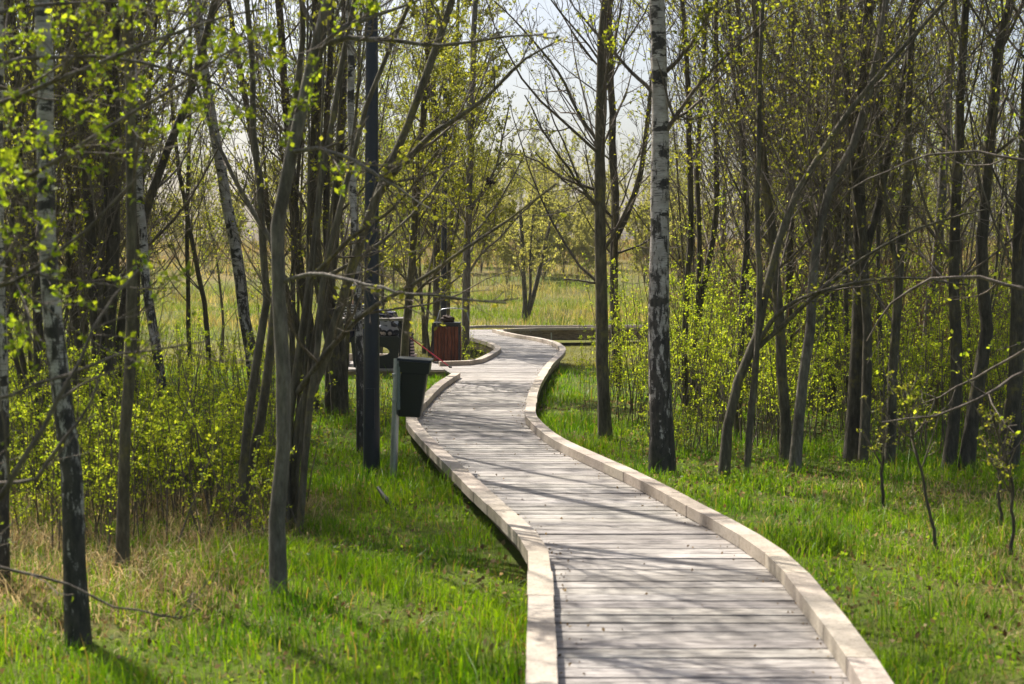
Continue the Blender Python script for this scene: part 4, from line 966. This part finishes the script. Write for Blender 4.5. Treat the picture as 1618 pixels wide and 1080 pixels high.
# bits of leaf and twig gathered on the planks along the kerbs
m = MB()
for path, sd_ in ((cR, 1), (cL, -1)):
    k = 420; i = gr.integers(1, len(path)-2, k); tt = path[i+1]-path[i-1]; tt = tt/np.linalg.norm(tt, axis=1, keepdims=True); nn_ = np.c_[-tt[:, 1], tt[:, 0]]*sd_
    p = path[i]+tt*gr.uniform(-.2, .2, (k, 1))+nn_*(.065+np.abs(gr.normal(0, .06, (k, 1)))); m.leaves(np.c_[p, np.full(k, DECK+.007)], .014, gr, mixc((.05, .03, .015), (.30, .22, .11), gr.uniform(0, 1, k)), 0, 0)
k = 60; q = gr.integers(3, 60, k); u_ = gr.uniform(.1, .9, (k, 1)); p = cL[q]*u_+np.stack([np.interp(cL[q, 1], cR[:, 1], cR[:, 0]), cL[q, 1]], 1)*(1-u_)
m.leaves(np.c_[p, np.full(k, DECK+.008)], .018, gr, mixc((.05, .03, .015), (.28, .20, .10), gr.uniform(0, 1, k)))
tag(m.build('deck_litter', M['straw']), 'dry leaf bits gathered on the planks along the kerbs', 'leaf litter', kind='stuff')
# straw
m = MB()
for dens, Ya, Yb, wmul in ((900, 4, 12, 1), (300, 12, 25, 1.6)):
    x, y = sample(gr, dens, Ya, Yb); d = dryness(x, y)
    keep = (gr.uniform(0, 1, len(x)) < np.clip(d*1.1+.16, 0, 1)) & off_walk(x, y, .12); x, y, d = x[keep], y[keep], d[keep]; n = len(x)
    h = (.05+.15*d)*gr.uniform(.35, 1.25, n); t = mixc((.24, .16, .065), (.58, .48, .27), gr.uniform(0, 1, n)); blades(m, x, y, h, gr.uniform(.004, .008, n)*wmul, t, gr, 1.15)
tag(m.build('dry_grass', M['straw']), 'bleached dry grass under the left trees and among the green', 'dry grass', kind='stuff')
# short olive sward before the far walk
m = MB(); x, y = sample(gr, 110, 25, 40, .2); k = off_walk(x, y, .1); x, y = x[k], y[k]; n = len(x)
blades(m, x, y, gr.uniform(.03, .07, n), gr.uniform(.012, .02, n), mixc((.12, .13, .02), (.21, .19, .05), gr.uniform(0, 1, n)), gr, .6)
tag(m.build('mossy_sward', M['grass']), 'short olive sward on the flat ground before the far boardwalk', 'grass', kind='stuff')
# meadow
m = MB()
for dens, Ya, Yb, wm in ((70, 39.4, 62, 1), (15, 62, 100, 1.7)):
    x, y = sample(gr, dens, Ya, Yb, .12); cl = wob(x, y, 1.1, 2)+.6*wob(x, y, 4.5, 8)+.5*wob(x, y, .6, 5); k = (gr.uniform(-.9, 1.0, len(x)) < cl+.35) & off_walk(x, y, .2); x, y, cl = x[k], y[k], cl[k]; n = len(x)
    u = np.clip(.30+.9*wob(x, y, 4.5, 1)+.8*wob(x, y, 1.1, 4)+.4*sm(58, 85, y)+gr.normal(0, .18, n), 0, 1); rust = (sm(60, 85, y)*np.clip(.55+.9*wob(x, y, 7, 5), 0, 1))[:, None]
    t = mixc((.16, .255, .012), (.47, .37, .12), u)*(1-rust)+mixc((.16, .19, .03), (.34, .21, .07), u)*rust
    tz = wob(x, y, .45, 11); t = t*(1+.5*tz)[:, None]+np.array([[.12, .10, .04]])*np.clip(tz-.25, 0, 1)[:, None]*(1-rust)
    blades(m, x, y, (.13+.46*np.clip(cl+.3, 0, 1.1))*gr.uniform(.6, 1.2, n)*(1+.5*sm(62, 90, y)), gr.uniform(.014, .026, n)*wm, t, gr, .8)
tag(m.build('meadow_grass', M['straw']), 'tussocky yellow green meadow grass rising behind the far boardwalk', 'meadow grass', kind='stuff')

# black stick in the grass by the lamp post
p = on(626, 812, 0.0); q = at(597, 770, p[1]+.25)
o = thing('stick', 'short black stick poking out of the grass before the lamp post', 'stick', p)
m = MB(); v = q-p; m.tubes(np.array([v*-.1, v*.3+(0, 0, .01), v*.65, v]), np.array((.021, .02, .018, .012)), 8); m.build('branch_wood', M['rubber'], o)

# ------------------------------------------------------------------ thin spring haze
hz = MB(); hz.box((0, 140, 24), (520, 420, 54)); ho = hz.build('haze', [], None, smooth=False)
hm = bpy.data.materials.new('haze'); hm.use_nodes = True; hn = hm.node_tree; hn.nodes.remove(hn.nodes['Principled BSDF'])
pv = hn.nodes.new('ShaderNodeVolumePrincipled'); pv.inputs['Color'].default_value = (.93, .96, 1, 1); pv.inputs['Density'].default_value = .0003; pv.inputs['Anisotropy'].default_value = .3
hn.links.new(pv.outputs[0], hn.nodes['Material Output'].inputs['Volume']); ho.data.materials.append(hm); tag(ho, kind='stuff')

for i, o in enumerate(protos):                           # a kind no spot called for is not kept
    if i not in used:
        for c in list(o.children): bpy.data.objects.remove(c, do_unlink=True)
        bpy.data.objects.remove(o, do_unlink=True)
for lst in (sh, br):
    for i, o in enumerate(lst):
        if (id(lst), i) not in su:
            for c in list(o.children): bpy.data.objects.remove(c, do_unlink=True)
            bpy.data.objects.remove(o, do_unlink=True)
